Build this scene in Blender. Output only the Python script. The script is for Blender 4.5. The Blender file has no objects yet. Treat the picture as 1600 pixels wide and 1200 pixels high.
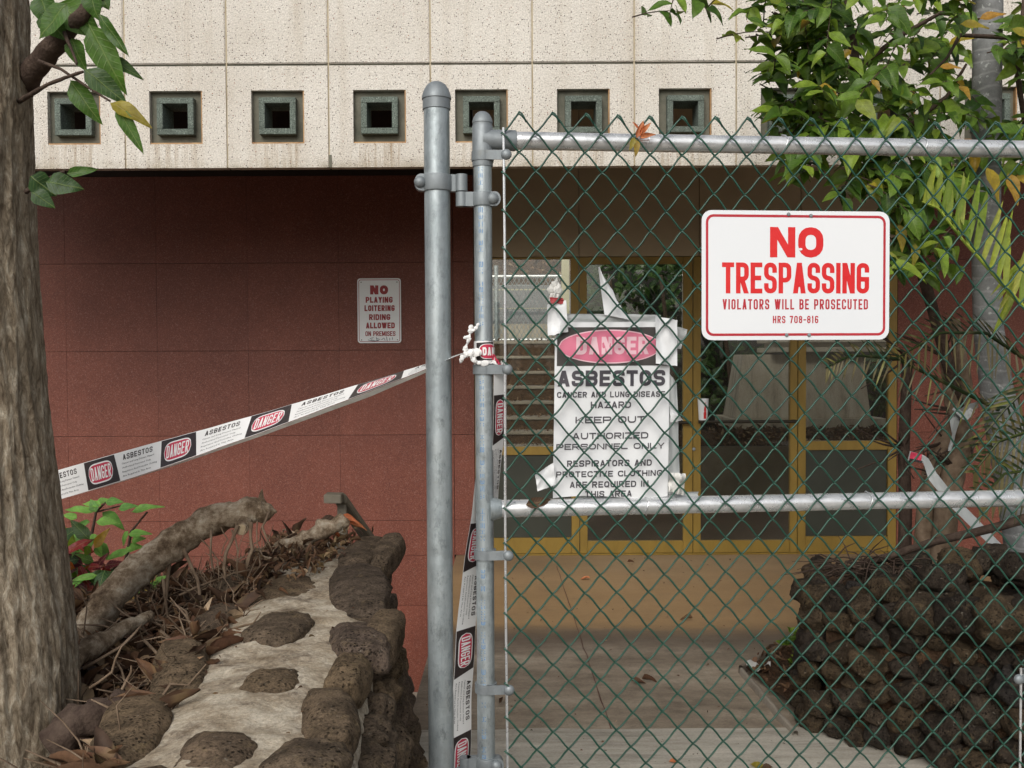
import bpy, bmesh, math, random
from mathutils import Vector, Matrix, Euler, noise
rnd = random.Random(7)
rad = math.radians
S = bpy.context.scene
# ------------------------------------------------------------ camera
F = 1500.0
CAM = Vector((0, 0, 1.4))
RM = Euler((rad(90 - 1.64), 0, 0)).to_matrix() @ Matrix.Rotation(rad(-0.3), 3, 'Z')
cd = bpy.data.cameras.new('camera'); cam = bpy.data.objects.new('camera', cd)
S.collection.objects.link(cam); S.camera = cam
cam.matrix_world = Matrix.Translation(CAM) @ RM.to_4x4()
cd.sensor_width = 36; cd.lens = 36 * F / 1600; cd.clip_start = 0.05; cd.clip_end = 2000
# ------------------------------------------------------------ sky, sun, exposure
SUN_EL, SUN_AZ = 36, 196          # azimuth clockwise from +Y: the sun stands behind the camera
w = bpy.data.worlds.new('World'); S.world = w; w.use_nodes = True
nt = w.node_tree; nt.nodes.clear()
sky = nt.nodes.new('ShaderNodeTexSky'); sky.sky_type = 'NISHITA'; sky.sun_disc = False
sky.sun_elevation = rad(SUN_EL); sky.sun_rotation = rad(SUN_AZ); sky.dust_density = 4; sky.ozone_density = 1; sky.air_density = 1
hs = nt.nodes.new('ShaderNodeHueSaturation'); hs.inputs['Saturation'].default_value = 0.36
bg = nt.nodes.new('ShaderNodeBackground'); bg.inputs['Strength'].default_value = 0.115
wo = nt.nodes.new('ShaderNodeOutputWorld')
nt.links.new(sky.outputs[0], hs.inputs['Color']); nt.links.new(hs.outputs[0], bg.inputs[0]); nt.links.new(bg.outputs[0], wo.inputs[0])
sd = bpy.data.lights.new('sun', 'SUN'); sun = bpy.data.objects.new('sun', sd); S.collection.objects.link(sun)
sd.energy = 1.2; sd.angle = rad(38); sd.color = (1, .965, .90)
az, el = rad(SUN_AZ), rad(SUN_EL)
sdir = Vector((math.sin(az) * math.cos(el), math.cos(az) * math.cos(el), math.sin(el)))
sun.rotation_euler = sdir.to_track_quat('Z', 'Y').to_euler(); sun.location = (0, -3, 6)
S.view_settings.view_transform = 'Standard'; S.view_settings.look = 'None'
S.view_settings.exposure = 0.18; S.view_settings.gamma = 1; S.view_settings.use_curve_mapping = False
S.render.engine = 'CYCLES'
try:
    S.cycles.transparent_max_bounces = 24
except Exception: pass
# ------------------------------------------------------------ helpers
def ray(px, py): return RM @ Vector(((px - 800) / F, (600 - py) / F, -1))
def P(px, py, d):
    r = ray(px, py); return CAM + r * (d / r.y)
def PZ(px, py, z):
    r = ray(px, py); return CAM + r * ((z - CAM.z) / r.z)
def n3(v, s=1.0, o=0.0): return noise.noise(Vector((v[0] * s + o, v[1] * s + o * 1.7, v[2] * s - o)))
class MB:
    def __init__(s): s.v = []; s.f = []
    def add(s, vs, fs):
        b = len(s.v); s.v += [Vector(x) for x in vs]; s.f += [tuple(i + b for i in f) for f in fs]
    def box(s, a, b):
        x0, y0, z0 = a; x1, y1, z1 = b
        s.add([(x0,y0,z0),(x1,y0,z0),(x1,y1,z0),(x0,y1,z0),(x0,y0,z1),(x1,y0,z1),(x1,y1,z1),(x0,y1,z1)],
              [(0,3,2,1),(4,5,6,7),(0,1,5,4),(1,2,6,5),(2,3,7,6),(3,0,4,7)]); return s
    def obox(s, c, ax, ay, az_):
        vs = [c + ax*i + ay*j + az_*k for k in (-1,1) for j in (-1,1) for i in (-1,1)]
        s.add(vs, [(0,2,3,1),(4,5,7,6),(0,1,5,4),(1,3,7,5),(3,2,6,7),(2,0,4,6)]); return s
    def tube(s, pts, r, seg=10, caps=True, jit=0.0, sc=1.0):
        pts = [Vector(p) for p in pts]; n = len(pts)
        rs = r if isinstance(r, (list, tuple)) else [r] * n
        t0 = (pts[1] - pts[0]).normalized(); up = Vector((0,0,1)) if abs(t0.z) < .9 else Vector((1,0,0))
        a = t0.cross(up).normalized(); b0 = len(s.v)
        for i, p in enumerate(pts):
            t = (pts[min(i+1, n-1)] - pts[max(i-1, 0)]).normalized()
            a = (a - t * a.dot(t)).normalized(); b = t.cross(a)
            for k in range(seg):
                th = 2*math.pi*k/seg; dr = a*math.cos(th) + b*math.sin(th)
                rr = rs[i]
                if jit: rr *= 1 + jit * n3(p + dr*rs[i], sc)
                s.v.append(p + dr*rr)
        for i in range(n-1):
            for k in range(seg):
                q = b0+i*seg; k2 = (k+1) % seg
                s.f.append((q+k, q+k2, q+seg+k2, q+seg+k))
        if caps:
            s.f.append(tuple(b0+k for k in range(seg))[::-1]); s.f.append(tuple(b0+(n-1)*seg+k for k in range(seg)))
        return s
    def lathe(s, c, prof, seg=24, axis='Z', cap=True):
        b0 = len(s.v); c = Vector(c)
        for r, h in prof:
            for k in range(seg):
                th = 2*math.pi*k/seg; x, y = r*math.cos(th), r*math.sin(th)
                s.v.append(c + (Vector((x,y,h)) if axis == 'Z' else Vector((x,-h,y)) if axis == 'Y' else Vector((h,x,y))))
        for i in range(len(prof)-1):
            for k in range(seg):
                q = b0+i*seg; k2 = (k+1) % seg; s.f.append((q+k, q+k2, q+seg+k2, q+seg+k))
        if cap: s.f.append(tuple(b0+k for k in range(seg))[::-1]); s.f.append(tuple(b0+(len(prof)-1)*seg+k for k in range(seg)))
        return s
    def grid(s, fn, nu, nv):
        b0 = len(s.v)
        for j in range(nv+1):
            for i in range(nu+1): s.v.append(Vector(fn(i/nu, j/nv)))
        for j in range(nv):
            for i in range(nu):
                q = b0+j*(nu+1)+i; s.f.append((q, q+1, q+nu+2, q+nu+1))
        return s
    def build(s, name, mat, parent=None, smooth=False, bevel=0, origin=None, fixn=False, **kw):
        if origin is None:
            xs = [v.x for v in s.v]; ys = [v.y for v in s.v]; zs = [v.z for v in s.v]
            origin = Vector(((min(xs)+max(xs))/2, (min(ys)+max(ys))/2, min(zs)))
        me = bpy.data.meshes.new(name); me.from_pydata([v - origin for v in s.v], [], s.f); me.update()
        if bevel or fixn:
            bm = bmesh.new(); bm.from_mesh(me)
            bmesh.ops.recalc_face_normals(bm, faces=bm.faces)
            if bevel: bmesh.ops.bevel(bm, geom=[e for e in bm.edges if len(e.link_faces) == 2 and e.calc_face_angle() > .5], offset=bevel, segments=2, affect='EDGES', clamp_overlap=True)
            bm.to_mesh(me); bm.free()
        if smooth:
            me.polygons.foreach_set('use_smooth', [True]*len(me.polygons))
            if smooth != 2:
                try: me.set_sharp_from_angle(angle=rad(40))
                except Exception: pass
        if isinstance(mat, (list, tuple)):
            for m in mat: me.materials.append(m)
        else: me.materials.append(mat)
        o = bpy.data.objects.new(name, me); S.collection.objects.link(o)
        return place(o, origin, parent, **kw)
def place(o, loc, parent=None, label=None, cat=None, group=None, kind=None):
    if parent is not None:
        o.parent = parent; wl = WL.get(parent.name, Vector())
        o.location = Vector(loc) - wl
    else: o.location = loc
    WL[o.name] = Vector(loc)
    if label: o['label'] = label
    if cat: o['category'] = cat
    if group: o['group'] = group
    if kind: o['kind'] = kind
    return o
WL = {}
def thing(name, loc, label, cat, group=None):
    o = bpy.data.objects.new(name, None); S.collection.objects.link(o); o.empty_display_size = .1
    return place(o, Vector(loc), None, label, cat, group)
def inst(name, me, loc, rot, scale, parent=None, mat4=None, **kw):
    o = bpy.data.objects.new(name, me); S.collection.objects.link(o)
    place(o, loc, parent, **kw)
    o.rotation_euler = rot; o.scale = scale
    return o
# ------------------------------------------------------------ materials
class NT:
    def __init__(s, name):
        s.m = bpy.data.materials.new(name); s.m.use_nodes = True; s.t = s.m.node_tree; s.n = s.t.nodes
        s.b = s.n['Principled BSDF']; s.out = s.n['Material Output']
        tc = s.n.new('ShaderNodeTexCoord'); oi = s.n.new('ShaderNodeObjectInfo'); s.oi = oi
        g = s.n.new('ShaderNodeNewGeometry'); s.g = g
        mu = s.n.new('ShaderNodeVectorMath'); mu.operation = 'SCALE'; mu.inputs[0].default_value = (37, 53, 71)
        s.L(oi.outputs['Random'], mu.inputs['Scale'])
        ad = s.n.new('ShaderNodeVectorMath'); s.L(tc.outputs['Object'], ad.inputs[0]); s.L(mu.outputs[0], ad.inputs[1])
        s.co = ad.outputs[0]; s.obj = tc.outputs['Object']; s.pos = g.outputs['Position']
    def L(s, a, b): s.t.links.new(a, b)
    def sc(s, v, xyz):
        m = s.n.new('ShaderNodeMapping'); m.inputs['Scale'].default_value = xyz; s.L(v, m.inputs['Vector']); return m.outputs[0]
    def noise(s, scale, detail=4, rough=.55, co=None, dist=0):
        t = s.n.new('ShaderNodeTexNoise'); t.inputs['Scale'].default_value = scale; t.inputs['Detail'].default_value = detail
        t.inputs['Roughness'].default_value = rough; t.inputs['Distortion'].default_value = dist
        s.L(co or s.co, t.inputs['Vector']); return t.outputs['Fac']
    def vor(s, scale, feature='F1', co=None, out='Distance', rnd_=1):
        t = s.n.new('ShaderNodeTexVoronoi'); t.feature = feature; t.inputs['Scale'].default_value = scale; t.inputs['Randomness'].default_value = rnd_
        s.L(co or s.co, t.inputs['Vector']); return t.outputs[out]
    def ramp(s, fac, stops, interp='LINEAR'):
        r = s.n.new('ShaderNodeValToRGB'); e = r.color_ramp; e.interpolation = interp
        while len(e.elements) < len(stops): e.elements.new(.5)
        for x, (p, c) in zip(e.elements, stops):
            x.position = p; x.color = (*c, 1) if isinstance(c, (tuple, list)) else (c, c, c, 1)
        s.L(fac, r.inputs['Fac']); return r.outputs['Color']
    def mix(s, fac, a, b, mode='MIX'):
        m = s.n.new('ShaderNodeMix'); m.data_type = 'RGBA'; m.blend_type = mode
        for x, i in ((fac, 0), (a, 6), (b, 7)):
            if isinstance(x, (int, float)): m.inputs[i].default_value = x if i == 0 else (x, x, x, 1)
            elif isinstance(x, (tuple, list)): m.inputs[i].default_value = (*x, 1)
            else: s.L(x, m.inputs[i])
        return m.outputs[2]
    def math(s, op, a, b=0.0, c=None, clamp=False):
        m = s.n.new('ShaderNodeMath'); m.operation = op; m.use_clamp = clamp
        for i, x in enumerate((a, b) if c is None else (a, b, c)):
            if isinstance(x, (int, float)): m.inputs[i].default_value = x
            else: s.L(x, m.inputs[i])
        return m.outputs[0]
    def bump(s, h, strength=.5, dist=.01, prev=None):
        b = s.n.new('ShaderNodeBump'); b.inputs['Strength'].default_value = strength; b.inputs['Distance'].default_value = dist
        s.L(h, b.inputs['Height'])
        if prev is not None: s.L(prev, b.inputs['Normal'])
        return b.outputs[0]
    def fin(s, col, rough=.8, nrm=None, metal=0, spec=.5, **k):
        b = s.b
        if isinstance(col, (tuple, list)): b.inputs['Base Color'].default_value = (*col, 1)
        else: s.L(col, b.inputs['Base Color'])
        if isinstance(rough, (int, float)): b.inputs['Roughness'].default_value = rough
        else: s.L(rough, b.inputs['Roughness'])
        if isinstance(metal, (int, float)): b.inputs['Metallic'].default_value = metal
        else: s.L(metal, b.inputs['Metallic'])
        b.inputs['Specular IOR Level'].default_value = spec
        if nrm is not None: s.L(nrm, b.inputs['Normal'])
        for kk, v in k.items(): b.inputs[kk.replace('_', ' ')].default_value = v
        return s.m
def plain(name, c1, c2, scale=8, rough=.7, bscale=60, bstr=.3, bdist=.004, metal=0, spec=.4, detail=6):
    n = NT(name); c = n.ramp(n.noise(scale, detail, .6), [(.3, c1), (.7, c2)])
    return n.fin(c, rough, n.bump(n.noise(bscale, 4), bstr, bdist), metal, spec)
M = {}
# exposed aggregate fascia
def aggregate(name, base1, base2, dark=.48):
    n = NT(name)
    g = n.ramp(n.noise(1.6, 5, .65, n.pos), [(.28, base1), (.72, base2)])
    st = n.noise(1.0, 5, .7, n.sc(n.pos, (9, 9, .7)))                 # drip streaks
    g = n.mix(n.ramp(st, [(.5, 0.0), (.8, .38)]), g, (.42, .33, .22))
    sp_ = n.n.new('ShaderNodeSeparateXYZ'); n.L(n.pos, sp_.inputs[0])      # rain stains washed down from each opening
    fx = n.math('ABSOLUTE', n.math('SUBTRACT', n.math('FRACT', n.math('ADD', n.math('DIVIDE', n.math('SUBTRACT', sp_.outputs[0], -1.171), .5056), 20.5)), .5))
    fx = n.ramp(fx, [(.20, 1), (.29, 0)]); fz = n.ramp(n.math('SUBTRACT', sp_.outputs[2], 2.2), [(.0, .9), (.26, 1), (.285, 0)])
    ws_ = n.ramp(n.noise(1.0, 6, .75, n.sc(n.pos, (38, 9, 2.5))), [(.46, 0), (.66, .75)])
    g = n.mix(n.math('MULTIPLY', n.math('MULTIPLY', fx, fz), ws_), g, (.36, .27, .17))
    g = n.mix(n.math('MULTIPLY', n.ramp(n.math('SUBTRACT', sp_.outputs[2], 2.3), [(.04, .8), (.10, 0)]), n.ramp(n.noise(5, 6, .7, n.pos), [(.4, 0), (.65, 1)])), g, (.34, .29, .20))
    fine = n.noise(150, 2, .7, n.pos)
    g = n.mix(.75, g, n.ramp(fine, [(.3, .55), (.62, 1.05)]), 'MULTIPLY')
    vd = n.vor(118, 'F1', n.pos); vc = n.vor(118, 'F1', n.pos, 'Color')
    r = n.n.new('ShaderNodeSeparateColor'); n.L(vc, r.inputs[0])
    spot = n.math('LESS_THAN', vd, n.math('MULTIPLY', r.outputs[2], .37))
    pick = n.math('GREATER_THAN', r.outputs[0], dark)
    col = n.ramp(r.outputs[1], [(0, (.07, .06, .055)), (.35, (.16, .12, .10)), (.55, (.30, .15, .10)), (.8, (.33, .27, .20)), (1, (.10, .11, .12))], 'CONSTANT')
    g = n.mix(n.math('MULTIPLY', spot, pick), g, col)
    pick2 = n.math('LESS_THAN', r.outputs[0], .22)
    g = n.mix(n.math('MULTIPLY', n.math('MULTIPLY', spot, pick2), .3), g, (.74, .70, .63))
    bz = n.bump(n.vor(110, 'F1', n.pos), .55, .004)
    return n.fin(g, .85, n.bump(n.noise(260, 2, .6, n.pos), .4, .002, bz), spec=.25)
M['fascia'] = aggregate('fascia_aggregate', (.65, .605, .535), (.79, .755, .69))
n = NT('joint_sealant'); M['joint'] = n.fin(n.ramp(n.noise(12), [(.3, (.36, .30, .20)), (.7, (.50, .43, .31))]), .9)
n = NT('weathered_green_block')
g = n.ramp(n.noise(9, 6, .7, n.pos), [(.3, (.10, .12, .10)), (.7, (.20, .245, .21))])
g = n.mix(n.ramp(n.noise(170, 2, .6, n.pos), [(.45, 0), (.62, .7)]), g, (.045, .05, .045)); g = n.mix(n.ramp(n.noise(130, 2, .6, n.co), [(.6, 0), (.72, .6)]), g, (.42, .47, .43))
M['green_block'] = n.fin(g, .9, n.bump(n.noise(140, 3), .6, .004), spec=.2)
n = NT('weathered_recess')
g = n.ramp(n.noise(5, 6, .75, n.pos), [(.3, (.09, .095, .075)), (.7, (.20, .19, .15))])
M['recess'] = n.fin(g, .95, n.bump(n.noise(90), .5, .004), spec=.1)
M['rust_edge'] = plain('rusty_orange_stain', (.30, .15, .06), (.50, .33, .17), 20)
# red granite tiles
n = NT('red_granite')
a = n.noise(2.2, 5, .7, n.pos); g = n.ramp(a, [(.3, (.160, .047, .029)), (.7, (.225, .070, .044))])
g = n.mix(.5, g, n.ramp(n.oi.outputs['Random'], [(0, .82), (1, 1.12)]), 'MULTIPLY')
v1 = n.vor(300, 'F1', n.pos, 'Color'); q = n.n.new('ShaderNodeSeparateColor'); n.L(v1, q.inputs[0])
g = n.mix(n.math('MULTIPLY', n.math('GREATER_THAN', q.outputs[0], .88), .42), g, (.42, .20, .15))
g = n.mix(n.math('MULTIPLY', n.math('LESS_THAN', q.outputs[0], .25), .55), g, (.085, .025, .02))
v2 = n.vor(110, 'F1', n.pos, 'Color'); q2 = n.n.new('ShaderNodeSeparateColor'); n.L(v2, q2.inputs[0])
g = n.mix(n.math('MULTIPLY', n.math('GREATER_THAN', q2.outputs[0], .95), .16), g, (.42, .25, .20))
sm = n.ramp(n.noise(.8, 6, .75, n.sc(n.pos, (3, 1, 1))), [(.45, 0), (.75, .3)]); g = n.mix(sm, g, (.14, .05, .04))
M['red_tile'] = n.fin(g, .55, n.bump(n.noise(300, 2, .5, n.pos), .25, .001), spec=.35)
M['grout'] = plain('dark_joint', (.07, .032, .025), (.12, .05, .038))
M['lintel'] = plain('brown_painted_panel', (.42, .345, .235), (.48, .40, .275), 3, .6, 200, .1, .001)
M['soffit'] = plain('grey_soffit', (.20, .17, .14), (.27, .23, .19), 3)
n = NT('mustard_anodised_metal'); g = n.ramp(n.noise(6, 5, .7, n.sc(n.pos, (2, 2, .5))), [(.3, (.225, .145, .028)), (.7, (.30, .195, .040))])
M['mustard'] = n.fin(g, .42, n.bump(n.noise(80), .08, .002), .25, .5)
M['dark_panel'] = plain('dark_olive_panel', (.028, .031, .022), (.042, .045, .034), 4, .5, 90, .1)
M['dark_metal'] = plain('dark_bronze_metal', (.03, .026, .02), (.05, .042, .03), 10, .4, metal=.5)
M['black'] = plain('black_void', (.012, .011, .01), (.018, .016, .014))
# glass
def glassmat():
    n = NT('door_glass'); nn = n.n
    tr = nn.new('ShaderNodeBsdfTransparent'); tr.inputs[0].default_value = (.90, .91, .87, 1)
    gl = nn.new('ShaderNodeBsdfGlossy'); gl.inputs['Roughness'].default_value = .015; gl.inputs[0].default_value = (1, 1, 1, 1)
    fr = nn.new('ShaderNodeFresnel'); fr.inputs['IOR'].default_value = 1.5
    n.L(n.bump(n.noise(2.0, 2), .03, .01), gl.inputs['Normal'])
    mx = nn.new('ShaderNodeMixShader'); n.L(fr.outputs[0], mx.inputs[0]); n.L(tr.outputs[0], mx.inputs[1]); n.L(gl.outputs[0], mx.inputs[2])
    df = nn.new('ShaderNodeBsdfDiffuse'); df.inputs[0].default_value = (.30, .27, .22, 1)
    m2 = nn.new('ShaderNodeMixShader'); n.L(n.ramp(n.noise(3, 6, .7), [(.4, .01), (.8, .07)]), m2.inputs[0]); n.L(mx.outputs[0], m2.inputs[1]); n.L(df.outputs[0], m2.inputs[2])
    n.L(m2.outputs[0], n.out.inputs[0]); return n.m
M['glass'] = glassmat()
# galvanised steel
def galv(name, c1, c2, rough=.42, metal=.75, blue=False, streak=.5):
    n = NT(name)
    sp = n.vor(70, 'F1', n.co, 'Color'); q = n.n.new('ShaderNodeSeparateColor'); n.L(sp, q.inputs[0])
    g = n.ramp(n.noise(7, 6, .7, n.sc(n.co, (3, 3, .6))), [(.3, c1), (.72, c2)])
    g = n.mix(.16, g, n.ramp(q.outputs[0], [(0, .35), (1, 1.0)]), 'MULTIPLY')
    g = n.mix(n.ramp(n.noise(26, 6, .8, n.sc(n.co, (2.2, 2.2, .22))), [(.58, 0), (.76, streak)]), g, (.10, .105, .10))
    g = n.mix(n.ramp(n.noise(4.1, 8, .75), [(.62, 0), (.74, .6)]), g, (.16, .15, .10))
    g = n.mix(n.ramp(n.noise(38, 8, .8, n.sc(n.co, (1, 1, .5))), [(.52, 0), (.66, streak)]), g, (.17, .195, .20))
    ro = n.ramp(n.noise(30, 4, .6), [(.3, rough - .08), (.7, rough + .14)])
    return n.fin(g, ro, n.bump(n.noise(110, 5, .6), .25, .0015), metal, .5)
M['galv'] = galv('galvanised_steel', (.27, .315, .335), (.52, .575, .59), .42, .6, streak=.75)
M['galv_rail'] = galv('galvanised_rail', (.68, .70, .715), (.86, .87, .88), .26, .62, streak=.12)
M['cast'] = galv('cast_aluminium_fitting', (.21, .235, .25), (.30, .33, .345), .55, .45, streak=.2)
M['blue_print'] = plain('faded_blue_stencil', (.08, .20, .42), (.25, .36, .47), 60, .6)
n = NT('green_vinyl_wire'); g = n.ramp(n.noise(5, 6, .7, n.pos), [(.3, (.007, .046, .030)), (.7, (.016, .085, .055))])
M['wire'] = n.fin(g, .38, n.bump(n.noise(300), .1, .001), 0, .5)
M['white_enamel'] = plain('white_sign_enamel', (.74, .77, .80), (.79, .81, .83), 2, .28, 150, .03, .0005, spec=.5)
M['red_print'] = plain('red_sign_ink', (.62, .018, .022), (.70, .030, .028), 4, .35)
M['crimson_print'] = plain('crimson_sign_ink', (.40, .020, .032), (.48, .030, .045), 4, .4)
M['old_white'] = plain('old_white_sign', (.82, .86, .88), (.88, .90, .91), 5, .45, 150, .05)
M['old_red'] = plain('old_red_ink', (.28, .022, .028), (.36, .04, .045), 8, .5)
M['pen'] = plain('blue_black_marker', (.03, .05, .09), (.12, .15, .20), 40)
n = NT('poster_paper'); g = n.ramp(n.noise(5, 6, .7, n.pos), [(.3, (.66, .68, .70)), (.7, (.78, .79, .80))]); M['paper'] = n.fin(g, .5, n.bump(n.noise(14, 5, .6, n.pos), .35, .006), spec=.4)
M['poster_black'] = plain('faded_black_ink', (.035, .03, .03), (.06, .055, .05), 6, .5)
M['poster_grey'] = plain('faded_grey_ink', (.045, .042, .052), (.085, .08, .092), 6, .6)
M['poster_pink'] = plain('faded_pink_ink', (.60, .13, .23), (.68, .20, .29), 6, .55)
M['poster_pale'] = plain('faded_pale_pink_ink', (.74, .45, .52), (.80, .56, .61), 6, .55)
M['duct'] = plain('grey_duct_tape', (.30, .32, .32), (.46, .48, .48), 10, .45, 40, .4, .003)
M['clear'] = plain('torn_pale_plastic', (.55, .55, .52), (.74, .73, .70), 10, .35, 25, .7, .01)
M['tape_white'] = plain('white_tape_plastic', (.76, .76, .75), (.86, .86, .85), 6, .35, 30, .25, .003)
M['tape_black'] = plain('black_tape_ink', (.02, .014, .015), (.035, .025, .025), 6, .4)
M['tape_red'] = plain('red_tape_ink', (.46, .025, .065), (.58, .05, .10), 6, .4)
M['tape_grey'] = plain('grey_tape_ink', (.10, .10, .11), (.18, .18, .19), 8, .5)
# concrete, floor
def concrete(name, c1, c2, sc1=1.2, stain=(.10, .07, .045), st=.5, fx=(1, 1, 1)):
    n = NT(name); g = n.ramp(n.noise(sc1, 8, .7, n.sc(n.pos, fx)), [(.3, c1), (.7, c2)])
    g = n.mix(n.ramp(n.noise(3.3, 8, .75, n.sc(n.pos, fx)), [(.52, 0), (.75, st)]), g, stain)
    g = n.mix(.5, g, n.ramp(n.noise(120, 3, .6, n.pos), [(.3, .65), (.65, 1.05)]), 'MULTIPLY')
    g = n.mix(n.math('GREATER_THAN', n.noise(45, 2, .5, n.pos), .74), g, (.07, .055, .04))
    return n.fin(g, .85, n.bump(n.noise(90, 4, .6, n.pos), .4, .003), spec=.25)
M['concrete'] = concrete('weathered_concrete', (.24, .21, .17), (.36, .32, .26))
M['step'] = concrete('step_concrete', (.16, .13, .10), (.27, .23, .18))
M['kerb'] = concrete('pale_kerb_concrete', (.30, .27, .22), (.62, .575, .49), 2.2, (.10, .09, .075), .6, (.5, 4, 1))
M['pedestal'] = concrete('pedestal_concrete', (.42, .36, .28), (.66, .60, .50), 2, (.12, .10, .08), .8, (3, 3, .4))
n = NT('entry_floor_finish')
sx = n.n.new('ShaderNodeSeparateXYZ'); n.L(n.pos, sx.inputs[0])
yy = n.math('ADD', sx.outputs[1], n.math('MULTIPLY', n.math('SUBTRACT', n.noise(1.6, 6, .7, n.sc(n.pos, (.6, 1.5, 1))), .5), .42))
tan = n.ramp(n.noise(1.0, 8, .7, n.sc(n.pos, (.5, 1.3, 1))), [(.28, (.27, .170, .082)), (.7, (.41, .265, .132))])
tan = n.mix(n.ramp(n.noise(2.4, 8, .75, n.pos), [(.5, 0), (.78, .5)]), tan, (.17, .115, .075))
gry = n.ramp(n.noise(1.4, 8, .75, n.sc(n.pos, (.8, 2.0, 1))), [(.32, (.155, .122, .088)), (.5, (.29, .235, .175)), (.68, (.46, .39, .30))])
gry = n.mix(n.ramp(n.noise(7, 9, .82, n.pos), [(.48, 0), (.68, .6)]), gry, (.10, .08, .06))
col = n.mix(n.ramp(yy, [(4.72 / 10, 0), (4.98 / 10, 1)]), gry, tan)
# ramp needs 0..1
n.t.nodes.remove(col.node)
y10 = n.math('DIVIDE', yy, 10.0)
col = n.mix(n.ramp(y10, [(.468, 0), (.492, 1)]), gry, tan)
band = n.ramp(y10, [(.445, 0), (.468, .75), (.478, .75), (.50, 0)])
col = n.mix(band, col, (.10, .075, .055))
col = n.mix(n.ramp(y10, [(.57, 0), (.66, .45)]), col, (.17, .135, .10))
col = n.mix(.45, col, n.ramp(n.noise(140, 3, .6, n.pos), [(.3, .68), (.65, 1.05)]), 'MULTIPLY')
col = n.mix(n.ramp(n.noise(55, 3, .6, n.pos), [(.70, 0), (.74, .7)]), col, (.07, .05, .035))
M['floor'] = n.fin(col, n.ramp(n.noise(2), [(.3, .55), (.7, .8)]), n.bump(n.noise(70, 5, .6, n.pos), .3, .003), spec=.3)
M['inner_floor'] = plain('dark_red_inner_floor', (.05, .03, .022), (.10, .062, .045), 3, .35)
# stone, soil
def stonemat(name, cols, lich=.35):
    n = NT(name)
    base = n.ramp(n.oi.outputs['Random'], [(0, cols[0]), (.35, cols[1]), (.65, cols[2]), (1, cols[3])])
    g = n.mix(.9, base, n.ramp(n.noise(18, 8, .75, n.pos), [(.34, .40), (.5, .95), (.68, 1.7)]), 'MULTIPLY')
    g = n.mix(n.ramp(n.noise(26, 8, .78, n.pos), [(.54, 0), (.66, lich)]), g, (.34, .25, .13))
    g = n.mix(n.ramp(n.noise(60, 6, .75, n.pos), [(.62, 0), (.70, .65)]), g, (.40, .36, .29))
    pit = n.ramp(n.vor(105, 'F1', n.pos), [(.16, 0), (.36, 1)])
    mask = n.ramp(n.noise(22, 4, .6, n.pos), [(.42, 1), (.58, 0)])
    pit = n.math('MAXIMUM', pit, mask)
    pit2 = n.ramp(n.noise(210, 4, .65, n.pos), [(.36, .25), (.56, 1)])
    g = n.mix(.75, g, pit, 'MULTIPLY'); g = n.mix(.6, g, pit2, 'MULTIPLY')
    b1 = n.bump(pit, 1.0, .006); b2 = n.bump(n.noise(34, 10, .75, n.pos), 1.0, .012, b1)
    return n.fin(g, .92, b2, spec=.15)
M['stone_a'] = stonemat('lava_stone_brown', [(.150, .110, .073), (.115, .086, .063), (.19, .135, .082), (.13, .096, .075)])
M['stone_b'] = stonemat('lava_stone_dark', [(.034, .026, .020), (.046, .035, .026), (.080, .056, .033), (.034, .030, .028)], .22)
n = NT('pale_mortar'); g = n.ramp(n.noise(9, 9, .76), [(.30, (.22, .165, .105)), (.45, (.40, .33, .24)), (.56, (.54, .47, .365)), (.72, (.70, .635, .52))])
g = n.mix(n.ramp(n.noise(11, 8, .78), [(.50, 0), (.64, .85)]), g, (.135, .095, .065)); g = n.mix(.7, g, n.ramp(n.noise(120, 4, .7), [(.35, .55), (.62, 1.1)]), 'MULTIPLY')
M['mortar'] = n.fin(g, .92, n.bump(n.noise(180, 5, .7), .6, .004, n.bump(n.noise(38, 8, .7), .55, .008)), spec=.15)
M['soil'] = plain('brown_soil', (.045, .028, .018), (.115, .07, .042), 14, .95, 70, .9, .02, spec=.1)
# bark
n = NT('grey_brown_bark')
c = n.sc(n.obj, (1, 1, .16))
fis = n.noise(62, 9, .74, n.sc(n.obj, (1, 1, .30)), .5); fin_ = n.noise(170, 6, .75, n.sc(n.obj, (1, 1, .5)))
g = n.ramp(fis, [(.36, (.125, .092, .062)), (.46, (.27, .215, .150)), (.54, (.39, .325, .24)), (.66, (.66, .59, .47))])
g = n.mix(.6, g, n.ramp(fin_, [(.3, .55), (.65, 1.1)]), 'MULTIPLY')
g = n.mix(n.ramp(n.noise(7, 6, .7, n.obj), [(.5, 0), (.8, .3)]), g, (.15, .14, .10))
g = n.mix(n.ramp(n.noise(21, 6, .7, n.obj), [(.69, 0), (.75, .7)]), g, (.48, .43, .34))
M['bark'] = n.fin(g, .95, n.bump(fin_, .6, .004, n.bump(fis, 1.0, .012)), spec=.12)
M['branch'] = plain('dark_brown_branch', (.045, .030, .024), (.10, .072, .055), 40, .9, 120, .8, .006, spec=.15)
n = NT('dead_log_bark'); c = n.sc(n.obj, (1, 1, 1))
g = n.ramp(n.noise(16, 8, .75, c), [(.36, (.080, .052, .033)), (.47, (.22, .16, .105)), (.56, (.40, .32, .23)), (.68, (.62, .55, .44))])
M['log'] = n.fin(g, .95, n.bump(n.noise(60, 8, .75), 1.0, .010), spec=.1)
M['cut_wood'] = plain('pale_cut_wood', (.36, .27, .17), (.55, .45, .31), 30, .85)
M['twig'] = plain('dry_twig', (.10, .066, .042), (.27, .20, .14), 20, .9, 120, .4, .003, spec=.15)
n = NT('palm_trunk_bark'); wv = n.n.new('ShaderNodeTexWave'); wv.bands_direction = 'Z'; wv.inputs['Scale'].default_value = 6; wv.inputs['Distortion'].default_value = 5; wv.inputs['Detail'].default_value = 4; n.L(n.obj, wv.inputs[0])
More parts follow.
